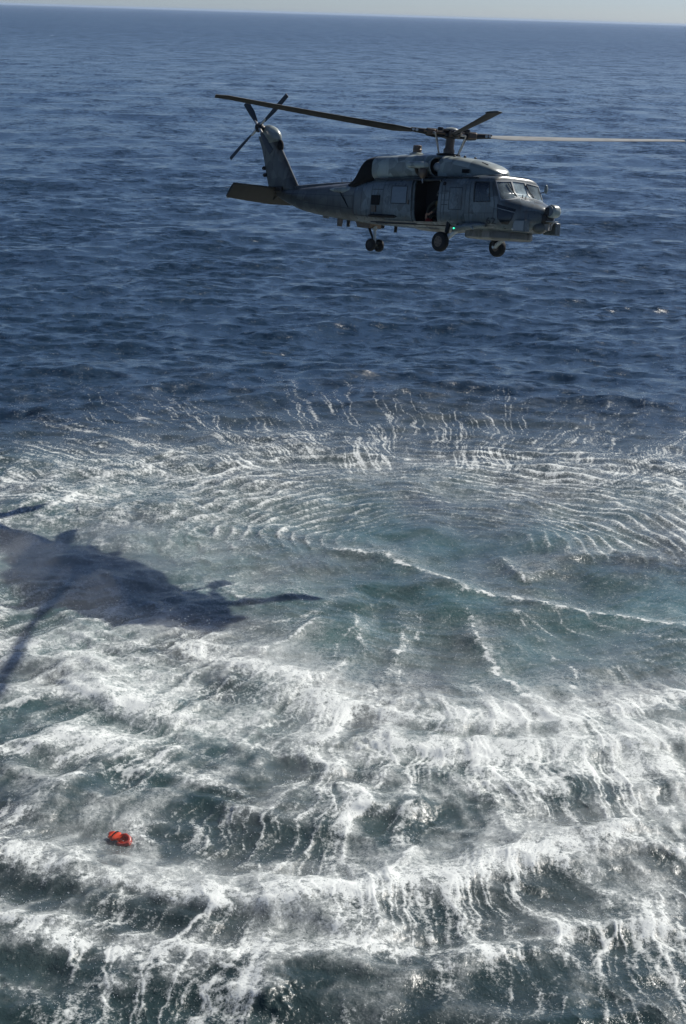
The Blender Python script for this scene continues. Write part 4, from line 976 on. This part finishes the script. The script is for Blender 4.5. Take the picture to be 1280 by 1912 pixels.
def person(label, hip, fwd, head, knees, ankles, elbows, wrists, hmat=HELM, armskin=GLOVE, group=None):
    V = Vector; hip = V(hip); fwd = V(fwd).normalized(); left = V((0, 0, 1)).cross(fwd).normalized(); head = V(head)
    spine = (head - hip).normalized(); neck = head - spine * .16; chest = hip + (neck - hip) * .62; waist = hip + (neck - hip) * .3
    P = {'hip': (hip, (.15, .12)), 'waist': (waist, (.14, .11)), 'chest': (chest, (.17, .12)), 'neckb': (neck - spine * .04, .075), 'neck': (neck, .055),
         'head0': (head - spine * .06 + fwd * .012, (.070, .078)), 'head1': (head + spine * .02, (.078, .090)), 'head2': (head + spine * .10, (.052, .062)),
         'nose': (head + fwd * .115 - spine * .015, .016)}
    E = [('hip', 'waist'), ('waist', 'chest'), ('chest', 'neckb'), ('neckb', 'neck'), ('neck', 'head0'), ('head0', 'head1'), ('head1', 'head2'), ('head0', 'nose')]
    for i, (sg, tag_) in enumerate(((1, 'L'), (-1, 'R'))):
        sh = chest + (neck - chest) * .55 + left * sg * .19
        P['sh' + tag_] = (sh, .075); P['el' + tag_] = (V(elbows[i]), .048); P['wr' + tag_] = (V(wrists[i]), .032)
        E += [('chest', 'sh' + tag_), ('sh' + tag_, 'el' + tag_), ('el' + tag_, 'wr' + tag_)]
        hand(P, E, tag_, wrists[i], V(wrists[i]) - V(elbows[i]), left * -sg)
        th = hip + left * sg * .10 - spine * .05
        P['th' + tag_] = (th, .095); P['kn' + tag_] = (V(knees[i]), .062); P['an' + tag_] = (V(ankles[i]), .045); P['toe' + tag_] = (V(ankles[i]) + (V(knees[i]) - V(ankles[i])).cross(left).normalized() * -.16 - V((0, 0, .03)), .042)
        E += [('hip', 'th' + tag_), ('th' + tag_, 'kn' + tag_), ('kn' + tag_, 'an' + tag_), ('an' + tag_, 'toe' + tag_)]
    me = skin_body(P, E, 'hip', 'person', SUIT, SKIN, ['head0', 'head1', 'palmL', 'palmR'])
    o = obj('person', me); o.matrix_world = HM
    o['label'] = label; o['category'] = 'person'
    if group: o['group'] = group
    M3 = Matrix((fwd, left, fwd.cross(left))).transposed()
    def hp(*q): return head + M3 @ Vector(q)
    # helmet shell: upper ball with ear cups, and the visor over the brow
    obj('helmet', MB().ellip(hp(-.015, 0, .045), (.145, .125, .125), 16, 10, M3).ellip(hp(-.01, .115, -.01), (.06, .03, .07), 10, 6, M3).ellip(hp(-.01, -.115, -.01), (.06, .03, .07), 10, 6, M3), hmat, o)
    obj('visor', MB().ellip(hp(.055, 0, .035), (.095, .105, .055), 14, 8, M3), VISOR, o)
    obj('microphone_boom', MB().path([hp(.0, -.12, -.03), hp(.07, -.11, -.07), hp(.12, -.04, -.08)], .009, 6), M_BLACK, o)
    for sg in (-1, 1):      # eyes and mouth on the bare part of the face
        obj('eye', MB().ellip(hp(.088, .032 * sg, .0), (.012, .014, .009), 8, 6, M3), M_STRUT, o)
    obj('mouth', MB().ellip(hp(.092, 0, -.065), (.008, .026, .006), 8, 6, M3), plain('lips', (.30, .12, .09), .5) if 'lips' not in bpy.data.materials else bpy.data.materials['lips'], o)
    obj('survival_vest', MB().loft([[chest + spine * h_ + fwd * .165 * k_ * math.cos(t) + left * .215 * k_ * math.sin(t) for t in np.linspace(0, 2 * math.pi, 18, endpoint=False)] for h_, k_ in ((-.24, .86), (-.22, .94), (0, 1.0), (.10, .92), (.13, .80))]), VESTM, o)
    return o
for y_, lab in ((-.55, 'helmeted pilot seated behind the side window nearest the camera'), (.55, 'helmeted copilot in the far seat behind the windscreen')):
    person(lab, (2.80, y_, 1.02), (1, 0, 0), (2.86, y_, 1.80), [(3.28, y_ + .14, 1.10), (3.28, y_ - .14, 1.10)], [(3.42, y_ + .13, .70), (3.42, y_ - .13, .70)],
           [(3.02, y_ + .27, 1.30), (3.02, y_ - .27, 1.30)], [(3.25, y_ + .16, 1.20), (3.25, y_ - .20, 1.22)])
person('helmeted crewman crouching in the open cabin doorway', (.40, -.34, 1.02), (.45, -.9, 0), (.54, -.60, 1.66), [(.70, -.64, .96), (.28, -.80, .94)], [(.58, -.37, .70), (.14, -.54, .70)],
       [(.68, -.80, 1.26), (.20, -.80, 1.22)], [(.50, -.92, 1.06), (.28, -.94, .98)], hmat=HELM2)
bag = MB().ellip((.16, -.70, .76), (.15, .13, .10), 14, 8)
bg_ = obj('rescue_bag', bag, plain('dark_red_cloth', (.30, .02, .012), .8)); bg_.matrix_world = HM
bg_['label'] = 'dark red rescue bag on the cabin floor beside the crewman'; bg_['category'] = 'bag'
obj('handle', MB().path([(.06, -.70, .85), (.10, -.70, .90), (.20, -.70, .90), (.26, -.70, .85)], .012, 6), M_BLACK, bg_)
#SEA_DEPENDENT
# ---------------------------------------------------------------- life vest floating in the foam
def sea_z(px, py):
    m = (np.abs(co[:, 0] - px) < .25) & (np.abs(co[:, 1] - py) < .25)
    return float(co[m, 2].max()) if m.any() else 0.0
VX, VY = -4.62, 38.75
vest = bpy.data.objects.new('life_vest', None); COL.objects.link(vest)
vest.location = (VX, VY, sea_z(VX, VY) - .05); vest.rotation_euler = (math.radians(14), math.radians(12), math.radians(-34))
vest.scale = (.56, .56, .56); vest['label'] = 'orange-red inflatable life vest floating in the churned foam'; vest['category'] = 'life vest'
ORG = plain('orange_vest_cloth', (.80, .065, .012), .55, 0, .25, 12)
ORG2 = plain('wet_red_vest_cloth', (.42, .035, .02), .4, 0, .3, 12)
# flat back panel, puckered: x along the vest
pan = []
for u in np.linspace(-.46, .06, 9):
    hw = .19 + .06 * math.sin((u + .46) * 7.5) + .03 * math.sin(u * 23); th = .075 + .03 * math.sin(u * 17)
    pan.append([Vector((u, hw * math.copysign(abs(math.cos(t)) ** .7, math.cos(t)), .08 + .05 * math.sin(u * 7 + 1) + th * math.copysign(abs(math.sin(t)) ** .7, math.sin(t)))) for t in np.linspace(0, 2 * math.pi, 18, endpoint=False)])
obj('back_panel', MB().loft(pan), ORG, vest)
lobe = [Vector((-.04, .10, .14)), Vector((.10, .20, .16)), Vector((.27, .19, .12)), Vector((.40, .10, .10)), Vector((.44, -.05, .10)), Vector((.36, -.19, .05)), Vector((.20, -.24, .02)), Vector((.04, -.20, .02))]
obj('inflated_collar', MB().path(lobe, [.07, .10, .115, .105, .125, .12, .10, .06], 14), ORG2, vest)
obj('inner_lining', MB().ellip((.20, -.02, .06), (.20, .17, .07), 14, 8), ORG, vest)
obj('waist_strap', MB().path([(-.30, -.2, .13), (-.30, -.05, .19), (-.30, .1, .19), (-.30, .23, .12)], .022, 8), M_BLACK, vest)
obj('reflective_patch', MB().box((.10, -.02, .10), (.13, .10, .03)), M_STRUT, vest, .01)
obj('side_flap', MB().loft([[Vector((-.46 - .10 * k, w * math.cos(t), .10 - .03 * k + .025 * math.sin(t))) for t in np.linspace(0, 2 * math.pi, 12, endpoint=False)] for k, w in ((0, .16), (.5, .13), (1, .06))]), ORG2, vest)

# ---------------------------------------------------------------- spray thrown up over the foam (droplets), and the sea air
def droplets():
    g = np.random.default_rng(5); f = np.where(wash.ravel())[0]
    wgt = (np.clip(foam, 0, 1) + .5 * np.clip(soft, 0, 1)) * (np.abs(x) < 22) * (y < 90) * (y / 40.0) ** 1.2
    pick = g.choice(len(f), 26000, p=(wgt / wgt.sum()).astype(np.float64) / (wgt / wgt.sum()).astype(np.float64).sum())
    base_ = co[f[pick]] + g.normal(0, .12, (len(pick), 3)) * (1, 1, 0)
    base_[:, 2] += g.exponential(.16, len(pick)) + .01
    s = g.uniform(.004, .013, len(pick)) * (1 + (base_[:, 1] > 50) * .35)
    octa = np.array([(1, 0, 0), (-1, 0, 0), (0, 1, 0), (0, -1, 0), (0, 0, 1), (0, 0, -1)], float)
    v = (base_[:, None, :] + octa[None] * s[:, None, None]).reshape(-1, 3)
    tri = np.array([(0, 2, 4), (2, 1, 4), (1, 3, 4), (3, 0, 4), (2, 0, 5), (1, 2, 5), (3, 1, 5), (0, 3, 5)])
    t = (tri[None] + 6 * np.arange(len(pick))[:, None, None]).reshape(-1, 3)
    me = bpy.data.meshes.new('sea_spray'); me.vertices.add(len(v)); me.vertices.foreach_set('co', v.astype(np.float32).ravel())
    me.loops.add(t.size); me.loops.foreach_set('vertex_index', t.astype(np.int32).ravel())
    me.polygons.add(len(t)); me.polygons.foreach_set('loop_start', np.arange(0, t.size, 3, dtype=np.int32)); me.update(calc_edges=True)
    return me
sp_o = obj('sea_spray', droplets(), plain('spray_water', (.80, .83, .84), .35, 0, .05))
sp_o['kind'] = 'stuff'; sp_o['label'] = 'fine white spray droplets blown over the foam'; sp_o['category'] = 'spray'

# low bank of blown spray: one closed sheet of mist, thick over the arcs and tapering into the water all round
def mist_bank():
    gx_ = np.linspace(-15, 15, 150); gy_ = np.geomspace(27, 82, 190)
    GY, GX = np.meshgrid(gy_, gx_, indexing='ij'); fx2, fy2 = GX.ravel().astype(np.float32), GY.ravel().astype(np.float32)
    th = 1.05 * map_at(fx2, fy2) * (1 - .8 * sstep(fy2, 50, 57))
    for nm in ('F', 'I', 'K', 'M', 'N', 'J', 'Q', 'V', 'X', 'T'):
        pts, w, st, hh = LINES[nm]
        d, sg, t = line_field(fx2, fy2, pts); th += .75 * st * np.exp(-(d / 1.1) ** 2) * sstep(t, 0, .1) * sstep(1 - t, 0, .1) * np.where(sg > 0, 1, .8)
    th += 2.3 * np.exp(-((fx2 + 7.5) / 5) ** 2 - ((fy2 - 58) / 5) ** 2)      # extra spray added over the left of the ring to soften the aircraft's shadow
    th *= np.clip(.75 + .8 * fbm(fx2 * .5, fy2 * .4, 3, 310), .1, 1.6)
    th *= sstep(np.abs(fx2), 15, 12) * sstep(fy2, 27.2, 30) * sstep(fy2, 81, 72)
    ztop = -.35 + .35 * sstep(th, 0, .05) + .72 * th
    top_ = np.stack([fx2, fy2, ztop], -1); bot = np.stack([fx2, fy2, np.full_like(fx2, -.6)], -1)
    n0, n1 = GX.shape; i = np.arange(n0 - 1)[:, None]; j = np.arange(n1 - 1)[None]
    q = np.stack([i * n1 + j, i * n1 + j + 1, (i + 1) * n1 + j + 1, (i + 1) * n1 + j], -1).reshape(-1, 4)
    off = n0 * n1; loop_ = np.concatenate([np.arange(n1), np.arange(1, n0) * n1 + n1 - 1, (n0 - 1) * n1 + np.arange(n1 - 2, -1, -1), np.arange(n0 - 2, 0, -1) * n1])
    nx_ = np.roll(loop_, -1); side = np.stack([loop_, loop_ + off, nx_ + off, nx_], -1)
    return grid_mesh('spray_mist', np.concatenate([top_, bot]), np.concatenate([q, q[:, ::-1] + off, side]))
mm_, mnt, mb_ = new_mat('blown_spray_mist'); mnt.nodes.remove(mb_)
mv = N(mnt, 'ShaderNodeVolumePrincipled'); mv.inputs['Color'].default_value = (.93, .94, .93, 1); mv.inputs['Density'].default_value = .085; mv.inputs['Anisotropy'].default_value = .45
mnt.links.new(mv.outputs[0], mnt.nodes['Material Output'].inputs['Volume'])
mist_o = obj('spray_mist', mist_bank(), mm_); mist_o['kind'] = 'stuff'; mist_o['label'] = 'low white mist of blown spray over the foam'

hz_me = MB().box((0, 0, 11.0), (72000, 72000, 26.0)).mesh('haze', smooth=False)
hm_, hnt, hb = new_mat('sea_haze'); hnt.nodes.remove(hb)
pv = N(hnt, 'ShaderNodeVolumePrincipled'); pv.inputs['Color'].default_value = (.55, .70, .92, 1); pv.inputs['Density'].default_value = 0.4e-4; pv.inputs['Anisotropy'].default_value = .2
hnt.links.new(pv.outputs[0], hnt.nodes['Material Output'].inputs['Volume'])
hz_o = obj('haze', hz_me, hm_); hz_o['kind'] = 'stuff'; hz_o['label'] = 'thin bluish sea haze over the whole scene'
